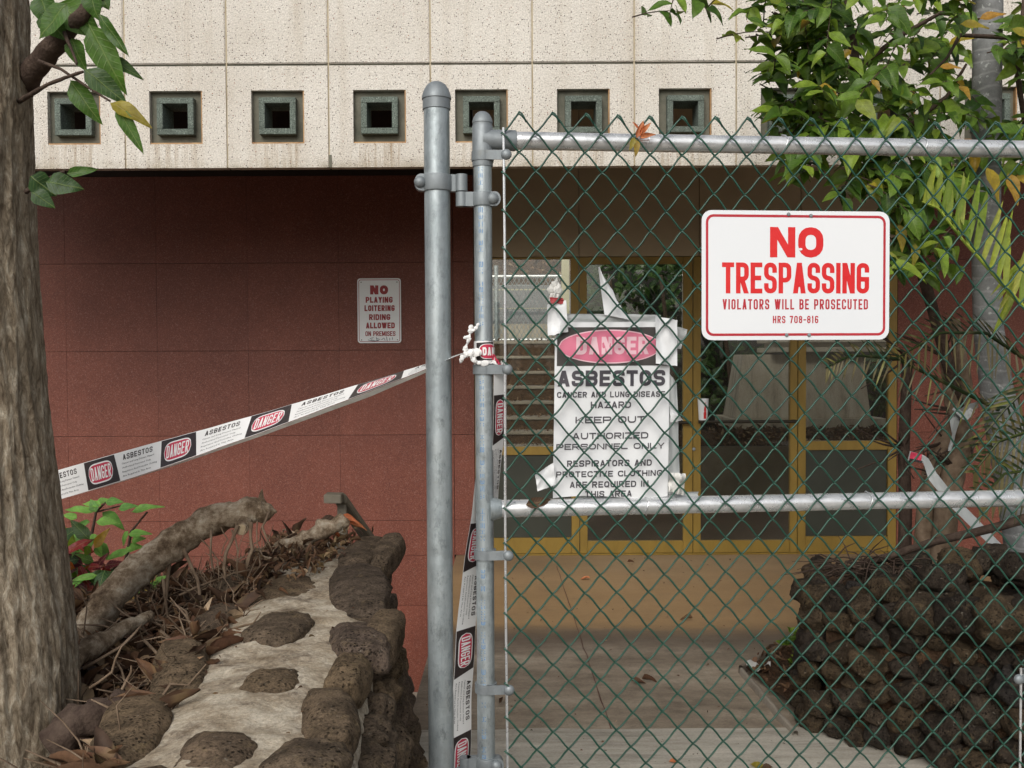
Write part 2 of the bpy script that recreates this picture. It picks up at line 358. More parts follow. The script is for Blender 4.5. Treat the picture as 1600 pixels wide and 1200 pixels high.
g = n.ramp(n.noise(11, 7, .7), [(.3, (.115, .118, .115)), (.7, (.27, .275, .275))]); g = n.mix(n.ramp(wv.outputs[1], [(.0, .35), (.12, 0)]), g, (.40, .40, .39))
g = n.mix(n.ramp(n.noise(48, 4, .6), [(.60, 0), (.68, .7)]), g, (.50, .52, .50))
M['palm_trunk'] = n.fin(g, .85, n.bump(wv.outputs[1], .3, .004, n.bump(n.noise(70), .3, .003)), spec=.2)
# leaves
def leafmat(name, stops, rough=.42, transl=.35):
    n = NT(name)
    at = n.n.new('ShaderNodeAttribute'); at.attribute_name = 'lr'
    r = n.math('FRACT', n.math('ADD', n.math('MULTIPLY', n.oi.outputs['Random'], 7.31), n.math('MULTIPLY', n.g.outputs['Random Per Island'], 5.77)))
    g = n.ramp(r, stops)
    g = n.mix(.6, g, n.ramp(n.noise(45, 5, .7, n.pos), [(.36, .5), (.64, 1.25)]), 'MULTIPLY')
    sx = n.n.new('ShaderNodeSeparateXYZ'); n.L(n.obj, sx.inputs[0])          # midrib and side veins
    ax = n.math('ABSOLUTE', sx.outputs[0]); rib = n.ramp(ax, [(.006, 1), (.016, 0)])
    vn = n.math('ABSOLUTE', n.math('SUBTRACT', n.math('FRACT', n.math('MULTIPLY', n.math('SUBTRACT', sx.outputs[1], n.math('MULTIPLY', ax, .9)), 9.0)), .5)); vn = n.ramp(vn, [(.03, .55), (.09, 0)])
    ve = n.math('MAXIMUM', rib, vn); g = n.mix(n.math('MULTIPLY', ve, .38), g, (.30, .38, .12) if 'green' in name or 'lime' in name else (.35, .26, .12))
    n.fin(g, rough, n.bump(ve, .35, .003, n.bump(n.noise(90, 3, .6, n.pos), .3, .003)), spec=.4)
    tl = n.n.new('ShaderNodeBsdfTranslucent'); n.L(g, tl.inputs[0])
    mx = n.n.new('ShaderNodeMixShader'); mx.inputs[0].default_value = transl
    n.L(n.b.outputs[0], mx.inputs[1]); n.L(tl.outputs[0], mx.inputs[2]); n.L(mx.outputs[0], n.out.inputs[0]); return n.m
M['leaf_green'] = leafmat('broad_green_leaf', [(0, (.034, .085, .012)), (.3, (.075, .155, .018)), (.6, (.130, .230, .026)), (.9, (.23, .34, .035)), (.97, (.22, .27, .03)), (1, (.42, .26, .02))])
M['leaf_dark'] = leafmat('dark_green_leaf', [(0, (.018, .05, .014)), (.5, (.03, .08, .018)), (1, (.05, .11, .02))])
M['leaf_fore'] = leafmat('foreground_green_leaf', [(0, (.045, .115, .018)), (.5, (.07, .16, .022)), (1, (.095, .20, .025))])
M['leaf_yellow'] = leafmat('yellow_brown_leaf', [(0, (.42, .30, .03)), (.5, (.30, .28, .035)), (1, (.45, .22, .03))])
M['leaf_lime'] = leafmat('young_lime_leaf', [(0, (.16, .38, .06)), (.5, (.22, .46, .08)), (1, (.12, .30, .06))], .5)
M['leaf_red'] = leafmat('red_croton_leaf', [(0, (.35, .012, .010)), (.35, (.16, .010, .012)), (.6, (.06, .015, .03)), (.8, (.45, .05, .01)), (1, (.50, .30, .02))], .35)
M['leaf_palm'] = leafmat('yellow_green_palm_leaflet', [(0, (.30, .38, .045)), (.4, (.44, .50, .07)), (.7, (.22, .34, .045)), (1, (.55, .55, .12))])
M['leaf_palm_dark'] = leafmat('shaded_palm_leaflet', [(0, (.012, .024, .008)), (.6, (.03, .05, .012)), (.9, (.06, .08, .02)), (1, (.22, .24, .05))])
M['leaf_dry'] = leafmat('dry_brown_leaf', [(0, (.045, .026, .016)), (.35, (.10, .052, .028)), (.6, (.18, .095, .05)), (.8, (.10, .045, .025)), (.93, (.34, .22, .12)), (1, (.52, .39, .26))], .7, .1)
M['leaf_orange'] = leafmat('orange_dry_leaf', [(0, (.48, .13, .045)), (.5, (.55, .20, .08)), (1, (.38, .08, .03))], .6, .2)
M['asphalt'] = plain('grey_asphalt', (.16, .16, .165), (.24, .24, .245), 3)
M['cream'] = plain('cream_painted_post', (.45, .42, .28), (.55, .52, .36), 5)
M['cup_red'] = plain('red_cup_print', (.55, .01, .015), (.60, .02, .02), 5, .4)
M['rail_brown'] = plain('grey_brown_painted_rail', (.13, .115, .085), (.19, .165, .125), 20, .55, 80, .2)
M['white_drop'] = plain('white_speck', (.7, .7, .68), (.8, .8, .78), 5)
# ------------------------------------------------------------ stroke lettering
R5 = .5
def _bowl(y0, y1): return ('s', [(0, y1, 0), (1, y1, R5), (1, y0, R5), (0, y0, 0)], 0)
ST = ('s', [(0, 0, 0), (0, 1, 0)], 1)
def ln(*p): return ('s', [(x, y, 0) for x, y in p], 1)
G = {
'A': [('d', 0, 0, .5, 1), ('d', 1, 0, .5, 1), ('s', [(.16, .25, 0), (.84, .25, 0)], 0)],
'B': [ST, _bowl(.52, 1), _bowl(0, .52)],
'C': [('s', [(1, .70, 0), (1, 1, R5), (0, 1, R5), (0, 0, R5), (1, 0, R5), (1, .30, 0)], 0)],
'D': [ST, _bowl(0, 1)], 'E': [ST, ln((0, 1), (1, 1)), ln((0, .5), (.85, .5)), ln((0, 0), (1, 0))],
'F': [ST, ln((0, 1), (1, 1)), ln((0, .5), (.85, .5))],
'G': [('s', [(1, .72, 0), (1, 1, R5), (0, 1, R5), (0, 0, R5), (1, 0, R5), (1, .46, 0)], 0), ('s', [(1, .46, 0), (.55, .46, 0)], 1)],
'H': [ST, ln((1, 0), (1, 1)), ln((0, .5), (1, .5))], 'I': [ln((.5, 0), (.5, 1))],
'J': [('s', [(1, 1, 0), (1, 0, R5), (0, 0, R5), (0, .3, 0)], 0)], 'K': [ST, ('d', 0, .35, 1, 1), ('d', .3, .55, 1, 0)],
'L': [ST, ln((0, 0), (1, 0))], 'M': [ST, ln((1, 0), (1, 1)), ('d', 0, 1, .5, .1), ('d', 1, 1, .5, .1)],
'N': [ST, ln((1, 0), (1, 1)), ('d', 0, 1, 1, 0)],
'O': [('c', [(0, 0, R5), (0, 1, R5), (1, 1, R5), (1, 0, R5)])],
'P': [ST, _bowl(.42, 1)], 'Q': [('c', [(0, 0, R5), (0, 1, R5), (1, 1, R5), (1, 0, R5)]), ('d', .6, .3, 1, 0)],
'R': [ST, _bowl(.46, 1), ('d', .45, .46, 1, 0)],
'S': [('s', [(1, .70, 0), (1, 1, R5), (0, 1, R5), (0, .52, R5), (1, .48, R5), (1, 0, R5), (0, 0, R5), (0, .30, 0)], 0)],
'T': [ln((0, 1), (1, 1)), ln((.5, 0), (.5, 1))], 'U': [('s', [(0, 1, 0), (0, 0, R5), (1, 0, R5), (1, 1, 0)], 1)],
'V': [('d', 0, 1, .5, 0), ('d', 1, 1, .5, 0)], 'W': [('d', 0, 1, .27, 0), ('d', .5, 1, .27, 0), ('d', .5, 1, .73, 0), ('d', 1, 1, .73, 0)],
'X': [('d', 0, 0, 1, 1), ('d', 0, 1, 1, 0)], 'Y': [('d', 0, 1, .5, .42), ('d', 1, 1, .5, .42), ln((.5, 0), (.5, .45))],
'Z': [ln((0, 1), (1, 1)), ln((0, 0), (1, 0)), ('d', 0, 0, 1, 1)],
'0': [('c', [(0, 0, R5), (0, 1, R5), (1, 1, R5), (1, 0, R5)])], '1': [ln((.6, 0), (.6, 1)), ('d', .2, .72, .6, 1)],
'6': [('s', [(1, .8, 0), (1, 1, R5), (0, 1, R5), (0, 0, R5), (1, 0, R5), (1, .55, R5), (0, .55, 0)], 0)],
'7': [ln((0, 1), (1, 1)), ('d', 1, 1, .35, 0)],
'8': [('c', [(0, .52, R5), (0, 1, R5), (1, 1, R5), (1, .52, R5)]), ('c', [(0, 0, R5), (0, .52, R5), (1, .52, R5), (1, 0, R5)])],
'-': [('s', [(0, .45, 0), (1, .45, 0)], 1)],
}
KW = {'M': 1.3, 'W': 1.45, 'I': 0, 'T': .95, 'L': .9, 'E': .92, 'F': .9, ' ': .55, '-': .75, '1': .6}
def roundpath(pts, closed):
    n = len(pts); out = []
    for i, (x, y, r) in enumerate(pts):
        p = Vector((x, y))
        if r <= 0 or (not closed and i in (0, n-1)): out.append(p); continue
        a = Vector(pts[i-1][:2]) - p; b = Vector(pts[(i+1) % n][:2]) - p
        la, lb = a.length, b.length; rr = min(r, la/2 - 1e-6, lb/2 - 1e-6)
        pa = p + a*(rr/la); pb = p + b*(rr/lb)
        for k in range(5):
            t = k/4; th = t*math.pi/2   # quarter superellipse between pa and pb
            out.append(p + (pa-p)*(1-math.sin(th)) + (pb-p)*(1-math.cos(th)))
    res = [out[0]]
    for q in out[1:]:
        if (q-res[-1]).length > 1e-5: res.append(q)
    return res
def strip(pts, t, closed, cap):
    pts = pts[:]
    if not closed and cap:
        pts[0] = pts[0] + (pts[0]-pts[1]).normalized()*t/2; pts[-1] = pts[-1] + (pts[-1]-pts[-2]).normalized()*t/2
    n = len(pts); vs = []; fs = []
    for i, p in enumerate(pts):
        a = pts[i-1] if (i or closed) else None; b = pts[(i+1) % n] if (i < n-1 or closed) else None
        d1 = (p-a).normalized() if a is not None else (b-p).normalized(); d2 = (b-p).normalized() if b is not None else d1
        m = (Vector((-d1.y, d1.x)) + Vector((-d2.y, d2.x))); m.normalize()
        k = t/2/max(.5, m.dot(Vector((-d1.y, d1.x)))); vs += [p+m*k, p-m*k]
    for i in range(n if closed else n-1):
        j = (i+1) % n; fs.append((2*i, 2*j, 2*j+1, 2*i+1))
    return vs, fs
def text2d(txt, width, h, t, gap=None, th=None):
    """flat lettering: list of (x, y, layer) verts and faces; box 0..width, 0..h; t stem width"""
    gap = gap if gap is not None else t*.45
    fixed = sum(t for c in txt if c == 'I') + gap*(len(txt)-1); units = sum(KW.get(c, 1) for c in txt)
    W = max((width-fixed)/max(units, .1), t*1.3); x0 = 0; V_ = []; F_ = []
    for c in txt:
        wc = t if c == 'I' else W*KW.get(c, 1)
        for li, s in enumerate(G.get(c, [])):
            if s[0] == 'd':
                _, xa, ya, xb, yb = s; tt = t*1.08
                X = lambda x: x0 + tt/2 + x*(wc-tt)
                vs = [(X(xa)-tt/2, ya*h), (X(xa)+tt/2, ya*h), (X(xb)+tt/2, yb*h), (X(xb)-tt/2, yb*h)]; fs = [(0, 1, 2, 3)]
            else:
                iw, ih = wc-t, h-t
                pts = [(x0+t/2+x*iw, t/2+y*ih, (min(iw,ih)*.46 if r else 0)) for x, y, r in s[1]]
                pp = roundpath(pts, s[0] == 'c')
                vs, fs = strip(pp, t, s[0] == 'c', s[0] == 's' and s[2])
            b = len(V_); V_ += [(v[0], v[1], li) for v in vs]; F_ += [tuple(i+b for i in f) for f in fs]
        x0 += wc+gap
    return V_, F_
def put(mb, tx, fn, eps=.0004, lay=.00008):
    """fn(x, y, off) -> world point"""
    V_, F_ = tx; mb.add([fn(x, y, eps+l*lay) for x, y, l in V_], F_); return mb
def rrect(w_, h_, r, seg=5):
    out = []
    for cx, cy, a0 in ((w_-r, r, -90), (w_-r, h_-r, 0), (r, h_-r, 90), (r, r, 180)):
        for k in range(seg+1):
            a = rad(a0+90*k/seg); out.append((cx+r*math.cos(a), cy+r*math.sin(a)))
    return out
def polyflat(pts): return ([(x, y, 0) for x, y in pts], [tuple(range(len(pts)))])
def ringflat(o, i):
    n_ = len(o); return ([(x, y, 0) for x, y in o+i], [(k, (k+1) % n_, n_+(k+1) % n_, n_+k) for k in range(n_)])
def fan(pts):
    cx = sum(p[0] for p in pts)/len(pts); cy = sum(p[1] for p in pts)/len(pts); n_ = len(pts)
    return ([(x, y, 0) for x, y in pts]+[(cx, cy, 0)], [(k, (k+1) % n_, n_) for k in range(n_)])
_bf = {}
def btext(txt, width, h):
    """tiny mixed-case print from the built-in typeface"""
    if txt not in _bf:
        cu = bpy.data.curves.new('t', 'FONT'); cu.body = txt; cu.size = 1; cu.resolution_u = 1; cu.offset = .012
        ob = bpy.data.objects.new('t', cu); S.collection.objects.link(ob)
        dg = bpy.context.evaluated_depsgraph_get(); me = bpy.data.meshes.new_from_object(ob.evaluated_get(dg))
        _bf[txt] = ([tuple(v.co) for v in me.vertices], [tuple(p.vertices) for p in me.polygons])
        bpy.data.objects.remove(ob); bpy.data.curves.remove(cu); bpy.data.meshes.remove(me)
    vs, fs = _bf[txt]; x0 = min(v[0] for v in vs); x1 = max(v[0] for v in vs)
    return [((v[0]-x0)/(x1-x0)*width, v[1]*h, 0) for v in vs], fs
# ------------------------------------------------------------ the building
DW, DF = 6.73, 4.8          # distances of the wall and of the hanging fascia
def wx(px, d=DW, py=557): return P(px, py, d).x
def wz(py, d=DW, px=800): return P(px, py, d).z
M['upper'] = plain('shade_toned_upper_wall', (.022, .014, .010), (.036, .022, .016), 4, .8)  # shade beneath the soffit is put into the colour of the top tiles
B = thing('building', (0, DW, 0), 'pale aggregate and red granite building with square holes and mustard framed doors', 'building')
BW = .5056
x434 = wx(434, DF, 180)
zb, zj, zt = wz(260, DF), wz(99, DF), 3.95
zc = wz(179, DF)
for k in range(-5, 10):
    cx = x434 + k*BW; g = .004
    # upper panel
    m = MB(); m.box((cx-BW/2+g, DF, zj+.006), (cx+BW/2-g, DF+.055, zt)); m.build('fascia_panel', M['fascia'], B, bevel=.004)
    # lower block with a square opening
    o_, tk = .131, .055
    m = MB()
    X = [cx-BW/2+g, cx-o_, cx+o_, cx+BW/2-g]; Z = [zb, zc-o_-.006, zc+o_-.006, zj-.006]
    for i in range(3):
        for j in range(3):
            if i == 1 and j == 1: continue
            b = len(m.v)
            m.add([(X[i], DF, Z[j]), (X[i+1], DF, Z[j]), (X[i+1], DF, Z[j+1]), (X[i], DF, Z[j+1]),
                   (X[i], DF+tk, Z[j]), (X[i+1], DF+tk, Z[j]), (X[i+1], DF+tk, Z[j+1]), (X[i], DF+tk, Z[j+1])], [(0, 1, 2, 3), (5, 4, 7, 6)])
    def quad(a, b_, c, d): m.add([a, b_, c, d], [(0, 1, 2, 3)])
    for (xa, xb, za, zd) in ((X[0], X[3], Z[0], Z[3]), (X[1], X[2], Z[1], Z[2])):
        quad((xa, DF, za), (xb, DF, za), (xb, DF+tk, za), (xa, DF+tk, za)); quad((xa, DF, zd), (xb, DF, zd), (xb, DF+tk, zd), (xa, DF+tk, zd))
        quad((xa, DF, za), (xa, DF, zd), (xa, DF+tk, zd), (xa, DF+tk, za)); quad((xb, DF, za), (xb, DF, zd), (xb, DF+tk, zd), (xb, DF+tk, za))
    blk = m.build('fascia_block', M['fascia'], B)
    zz = zc-.006
    def sqring(m, cy, half, hole, y0, y1, dz=0):
        for a, b_ in (((cx-half, y0, cy-half), (cx+half, y1, cy-hole)), ((cx-half, y0, cy+hole), (cx+half, y1, cy+half)),
                      ((cx-half, y0, cy-hole), (cx-hole, y1, cy+hole)), ((cx+hole, y0, cy-hole), (cx+half, y1, cy+hole))): m.box(a, b_)
    m = MB(); sqring(m, zz, .1295, .088, DF+.030, DF+.054); m.build('opening_surround', M['recess'], blk)
    m = MB(); sqring(m, zz+.004, .091, .062, DF-.012, DF+.148); m.build('opening_frame', M['green_block'], blk, bevel=.002)
    m = MB(); m.box((cx-.1300, DF+.004, zz-.1300), (cx+.1300, DF+.029, zz-.1235)); m.box((cx+.1245, DF+.004, zz-.123), (cx+.1300, DF+.029, zz+.1300)); m.build('stained_edge', M['rust_edge'], blk)
m = MB()
for k in range(-5, 11): m.box((x434+(k-.5)*BW-.0038, DF+.006, zb+.004), (x434+(k-.5)*BW+.0038, DF+.05, zt))
m.build('joint_filler', M['joint'], B)
m = MB(); m.box((x434-5.5*BW, DF+.012, zj-.0055), (x434+9.5*BW, DF+.05, zj+.0055)); m.build('shadow_joint', M['recess'], B)
m = MB(); c = wx(516, DF, 240); m.grid(lambda u, v: (c-.006+.014*u, DF-.001-.003*math.sin(3.14*v), zb+.062*v), 2, 4); m.build('drip_patch', M['recess'], B)
xl, xr = -4.3, 5.4
m = MB(); m.box((xl-1, DF+.06, 3.42), (xr+1, DW+.7, 3.6)); m.build('soffit', M['soffit'], B)
# red tiles: left and right of the doors
xd0, xd1 = wx(741), wx(1401, DW, 700)
zrows = [0.004] + [wz(y) for y in (812, 678.5, 546, 409, 273)] + [3.415]
tw = 142/223.0
for a_, b_ in ((xl-1, xd0-.003), (xd1+.003, xr+1)): m = MB(); m.box((a_, DW+.03, 0), (b_, DW+.2, 3.41)); m.build('wall_core', M['grout'], B)
m = MB(); m.box((xl-1, DW+.03, -1.0), (-.42, DW+.2, -.003)); m.build('wall_core', M['grout'], B)
def tiles(xa, xb, start):
    xs = [xa]; x = start
    while x < xb-.05:
        if x > xa+.05: xs.append(x)
        x += tw
    xs.append(xb)
    for i in range(len(xs)-1):
        for j in range(len(zrows)-1):
            t = .0013; dy = rnd.uniform(-.0006, .0006)
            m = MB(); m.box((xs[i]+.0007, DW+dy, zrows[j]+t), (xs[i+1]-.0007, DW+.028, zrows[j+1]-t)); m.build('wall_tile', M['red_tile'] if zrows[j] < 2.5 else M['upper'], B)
XS = -.40
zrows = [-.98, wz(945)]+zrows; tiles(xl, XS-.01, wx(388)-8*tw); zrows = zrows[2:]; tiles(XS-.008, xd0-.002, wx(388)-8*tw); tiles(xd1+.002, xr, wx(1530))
zh = wz(402)          # head of the door frames
zp = 3.41
ce = [xd0, wx(905), wx(1092, DW, 330), wx(1250), xd1]
for i in range(4):
    m = MB(); m.box((ce[i]+.002, DW-.015, zh+.002), (ce[i+1]-.002, DW+.06, zp)); m.build('lintel_panel', M['lintel'], B, bevel=.002)
zbot = .012
def bars(name, parent, lst, y0=DW-.005, y1=DW+.045, mat='mustard'):
    for (a, b_, c_, d_) in lst:
        m = MB(); m.box((a, y0, c_), (b_, y1, d_)); m.build(name, M[mat], parent, bevel=.0025)
def leaf_unit(kind, xa, xb, split, sl, sr, bottom, top=.055, y=0):
    """a glazed leaf: stiles, rails, pane(s); split = height of a middle rail or None"""
    xa += .0025; xb -= .0025
    m = MB(); m.box((xa, DW+y-.006, zbot), (xa+sl, DW+y+.042, zh-.002))
    u = m.build(kind, M['mustard'], B, bevel=.0025)
    bars('stile', u, [(xb-sr, xb, zbot, zh-.002)], DW+y-.006, DW+y+.042)
    bars('rail', u, [(xa+sl+.001, xb-sr-.001, zbot, zbot+bottom), (xa+sl+.001, xb-sr-.001, zh-.002-top, zh-.002)], DW+y-.003, DW+y+.038)
    g0 = zbot+bottom+.001
    if split:
        bars('rail', u, [(xa+sl+.001, xb-sr-.001, split[0], split[1])], DW+y-.003, DW+y+.038)
        m = MB(); m.box((xa+sl+.001, DW+y+.014, g0), (xb-sr-.001, DW+y+.026, split[0]-.001)); m.build('lower_panel', M['dark_panel'], u)
        g0 = split[1]+.001
    m = MB(); m.box((xa+sl+.001, DW+y+.015, g0), (xb-sr-.001, DW+y+.021, zh-.003-top)); m.build('pane', M['glass'], u)
    return u
sp = (wz(711), wz(698)); sp2 = (wz(703, DW, 1320), wz(689, DW, 1320))
leaf_unit('sidelight', xd0, ce[1], sp, .03, .055, .11, .012)
xm = wx(1082.5, DW, 700)
d1 = leaf_unit('glazed_door', ce[1], xm, None, .052, .066, .085, .05)
d2 = leaf_unit('glazed_door', xm, wx(1246, DW, 700), None, .052, .05, .085, .05)
leaf_unit('sidelight', wx(1246, DW, 700), xd1, sp2, .055, .06, .11, .012)
m = MB(); m.box((xd0, DW-.03, .003), (xd1, DW+.06, .011)); m.build('threshold', M['mustard'], B)
for dd, xa, xb, pyy in ((d1, ce[1]+.05, xm-.02, 661), (d2, xm+.03, wx(1243, DW, 700), 660)):
    zz = wz(pyy); m = MB(); m.tube([(xa, DW-.05, zz), (xb, DW-.05, zz)], .011, 10); m.tube([(xa+.02, DW-.05, zz), (xa+.02, DW, zz)], .012); m.tube([(xb-.02, DW-.05, zz), (xb-.02, DW, zz)], .012)
    m.build('push_bar', M['dark_metal'], dd, smooth=True)
m = MB(); m.lathe((wx(1081, DW, 703)+.012, DW-.006, wz(703)), [(.011, 0), (.013, .004), (.011, .012), (.004, .014)], 14, 'Y'); m.build('lock_cylinder', M['cast'], d2, smooth=True)
# hall behind the glass
m = MB(); m.box((xd0-.12, DW+.201, 0), (xd0-.004, 8.4, 3.41)); m.build('hall_side_wall', M['red_tile'], B)
m = MB(); m.box((xd1+1.3, DW+.201, 0), (xd1+1.42, 8.4, 3.41)); m.build('hall_side_wall', M['red_tile'], B)
m = MB(); m.box((xd0-.12, DW+.07, 2.30), (xd1+1.3, 7.5, 2.42)); m.build('hall_ceiling', M['lintel'], B)
# cup on the push bar
c = P(1099, 660, DW-.06); zz = wz(660)+.012
cup = thing('paper_cup', (c.x, DW-.05, zz), 'white paper drinking cup with a red bottle print standing on the door push bar', 'cup')
hc = .145; m = MB(); m.lathe((c.x, DW-.05, zz), [(.028, 0), (.030, .002), (.038, hc), (.040, hc+.001), (.040, hc+.005), (.036, hc+.004), (.028, .01)], 24, cap=False); m.add([(c.x, DW-.05, zz+.003)], []); m.build('cup_wall', M['white_enamel'], cup, smooth=True)
bt = [(-.009, .012), (.009, .012), (.010, .05), (.006, .062), (.008, .075), (.004, .095), (.003, .125), (-.003, .125), (-.004, .095), (-.008, .075), (-.006, .062), (-.010, .05)]
def cupf(x, y, off):
    r = .030+.008*y/hc+.0012+off; a = x/r+rad(12); return Vector((c.x+r*math.sin(a), DW-.05-r*math.cos(a), zz+y))
m = MB(); pts = []
for i in range(6): m.add([cupf(*bt[i], 0), cupf(*bt[(i+1)], 0), cupf(*bt[11-(i+1)] if i < 5 else bt[6], 0), cupf(*bt[11-i], 0)], [(0, 1, 2, 3)]) if i < 5 else None
m.build('bottle_print', M['cup_red'], cup)
# ------------------------------------------------------------ ground
m = MB()
for x0_, x1_, y0_, y1_ in ((-60, 60, -60, 3.5), (-60, 60, DW+.15, 140), (-60, -5.4, 3.5, DW+.15), (-.36, 60, 3.5, DW+.15)): m.add([(x0_, y0_, -.02), (x1_, y0_, -.02), (x1_, y1_, -.02), (x0_, y1_, -.02)], [(0, 1, 2, 3)])
m.build('ground', M['soil'], kind='structure')
m = MB(); m.grid(lambda u, v: (-5.4+5.04*u, 3.5+(DW+.15-3.5)*v, -.97), 4, 4); m.build('sunken_floor', M['concrete'], kind='structure')
m = MB(); m.box((XS, 3.56, -1.0), (XS+.05, DW-.004, -.004)); m.build('floor_edge', M['concrete'], kind='structure')
XJ = [-3.4, -1.4]
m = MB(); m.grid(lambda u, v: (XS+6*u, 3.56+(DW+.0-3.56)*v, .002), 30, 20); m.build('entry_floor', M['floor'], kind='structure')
m = MB(); m.grid(lambda u, v: (XS+6*u, DW+.0+3.2*v, .001-.0), 4, 4); m.build('hall_floor', M['inner_floor'], kind='structure')
m = MB()
def kf(u, v):
    x = -4.4+10*u; y = 2.6+.955*v
    return (x, y + (.012*n3((x, 0, 0), 3) if v > .99 else 0), .012 + .004*n3((x, y, 0), 5) - (.0 if v < .99 else .006))
m.grid(kf, 160, 14); m.build('kerb_strip', M['kerb'], kind='structure')
m = MB(); m.grid(lambda u, v: (-4.4+10*u, -2+4.6*v, .004), 10, 8); m.build('footpath', M['concrete'], kind='structure')
# crack in the floor: a shallow saw cut, modelled as a thin dark groove
m = MB(); A, C = PZ(870, 885, .004), PZ(958, 1150, .004); pts = []
for i in range(25):
    t = i/24; p = A.lerp(C, t); p.x += .006*n3((p.x, p.y, 3), 6); pts.append(p)
for i in range(24):
    a, b_ = pts[i], pts[i+1]; wd = .0018+.0010*n3(a, 9); m.add([(a.x-wd, a.y, .0052), (a.x+wd, a.y, .0052), (b_.x+wd, b_.y, .0052), (b_.x-wd, b_.y, .0052)], [(0, 1, 2, 3)])
m.build('saw_cut', M['grout'], kind='structure')
# ------------------------------------------------------------ courtyard beyond the glass
st = thing('outdoor_steps', (wx(820, 15), 15, 0), 'weathered concrete steps rising to a street, seen through the narrow pane behind the gate post', 'steps')
xs0, xs1 = wx(640, 16), wx(892, 16)
ys = [697, 674, 651, 627, 603, 580, 556, 533]; y0 = 13.9; prev = 0
for i, py in enumerate(ys):
    dd = y0+.36*i; z = wz(py, dd)
    m = MB(); m.box((xs0, dd, prev-.02 if i else 0), (xs1, dd+.42, z-.05)); m.build('riser', M['soil'], st)
    m = MB(); m.box((xs0, dd-.03, z-.05), (xs1, dd+.42, z)); m.build('tread', M['concrete'], st, bevel=.01); prev = z-.05
dtop = y0+.36*7
m = MB(); m.box((xs0-1, dtop+.42, 0), (xs1+.2, dtop+.60, wz(506, dtop+.42))); m.build('retaining_wall', M['pedestal'], label='low pale concrete wall at the head of the steps behind the glass', cat='wall')
m = MB(); m.grid(lambda u, v: (-9+16*u, 17.1+7*v, wz(508, 17.1)+(wz(446, 24.1)-wz(508, 17.1))*v), 4, 4); m.build('road', M['asphalt'], kind='structure')
m = MB(); m.grid(lambda u, v: (-9+16*u, 19.4+.12*v, wz(508, 17.1)+(wz(446, 24.1)-wz(508, 17.1))*((2.3+.12*v)/7)+.004), 4, 1); m.grid(lambda u, v: (-9+16*u, 22.9+.3*v, wz(508, 17.1)+(wz(446, 24.1)-wz(508, 17.1))*((5.8+.3*v)/7)+.004), 4, 1); m.build('road_marking', M['cream'], kind='structure')
m = MB(); m.grid(lambda u, v: (-14+30*u, 24.1+8*v, wz(446, 24.1)+5*v+.3*n3((u*20, v*9, 0))), 40, 12); m.build('hill', M['soil'], kind='structure')
sf = thing('street_fence', (wx(820, 17), 16.95, wz(530, 17)), 'galvanised chain link street fence seen through the narrow pane, above the steps', 'fence')
df = dtop+.30
for py in (432, 531): m = MB(); m.tube([(xs0-1, df, wz(py, df)), (xs1+.02, df, wz(py, df))], .03, 10); m.build('fence_rail', M['galv_rail'], sf, smooth=True)
m = MB(); m.tube([(wx(776, df), df, wz(560, df)), (wx(776, df), df, wz(415, df))], .04, 10); m.build('fence_post', M['galv'], sf, smooth=True)
zlo, zhi = wz(531, df), wz(432, df); nW = 44; pw = (xs1-wx(735, df))/nW; nr = 15
m = MB()
for i in range(nW):
    pts = []
    for j in range(nr+1): pts.append((wx(735, df)+pw*(i+((i+j) % 2)*1.0), df-.035, zlo+(zhi-zlo)*j/nr))
    m.tube(pts, .006, 4, caps=False)
m.build('fence_mesh', M['galv'], sf, kind='stuff')
m = MB(); xx = wx(884, 13.6); m.box((xx-.055, 13.6, 0), (xx+.055, 13.7, 3.2)); m.build('cream_post', M['cream'], label='cream painted square post beside the steps, behind the glass', cat='post')
# pedestal and planter behind the right-hand glass
dp = 9.7
m = MB(); zA, zB_ = wz(656, dp), wz(556, dp); xa, xb = wx(1150, dp), wx(1362, dp); xc, xd = wx(1164, dp), wx(1352, dp)
m.add([(xa, dp, zA), (xb, dp, zA), (xb, dp+.6, zA), (xa, dp+.6, zA), (xc, dp+.08, zB_), (xd, dp+.08, zB_), (xd, dp+.5, zB_), (xc, dp+.5, zB_)], [(0,3,2,1),(4,5,6,7),(0,1,5,4),(1,2,6,5),(2,3,7,6),(3,0,4,7)])
pd = thing('concrete_pedestal', ((xa+xb)/2, dp+.3, wz(672, dp)), 'tapered weathered concrete pedestal between two ledges, seen through the right-hand glass', 'pedestal')
m.build('pedestal_body', M['pedestal'], pd, bevel=.008)
m = MB(); m.box((wx(1140, dp), dp-.08, wz(672, dp)), (wx(1382, dp), dp+.7, zA-.001)); m.build('ledge', M['pedestal'], pd, bevel=.006)
m = MB(); m.box((wx(1206, dp), dp-.04, zB_+.02), (wx(1420, dp), dp+.6, wz(545, dp))); m.box((wx(1240, dp), dp+.1, zB_-.003), (wx(1340, dp), dp+.4, zB_+.019)); m.build('cap_slab', M['pedestal'], pd, bevel=.006)
m = MB(); m.box((wx(1206, dp), dp-.02, wz(538, dp)), (wx(1420, dp), dp+.6, wz(518, dp))); m.box((wx(1206, dp)+.05, dp+.05, wz(545, dp)), (wx(1420, dp)-.05, dp+.5, wz(538, dp))); m.build('upper_slab', M['pedestal'], pd, bevel=.006)
m = MB(); m.box((wx(1050, 9.1), 9.1, 0), (wx(1500, 9.1), 9.2, wz(700, 9.1))); m.build('planter_wall', M['step'], label='low dark planter wall behind the glass doors', cat='wall')
m = MB(); m.grid(lambda u, v: (wx(1050, 9.2)+3.0*u, 9.15+.5*v, wz(697, 9.15)+(wz(674, 9.65)-wz(697, 9.15))*v+.03*n3((u*30, v*8, 1))), 40, 8); m.build('planter_soil', M['soil'], kind='structure')
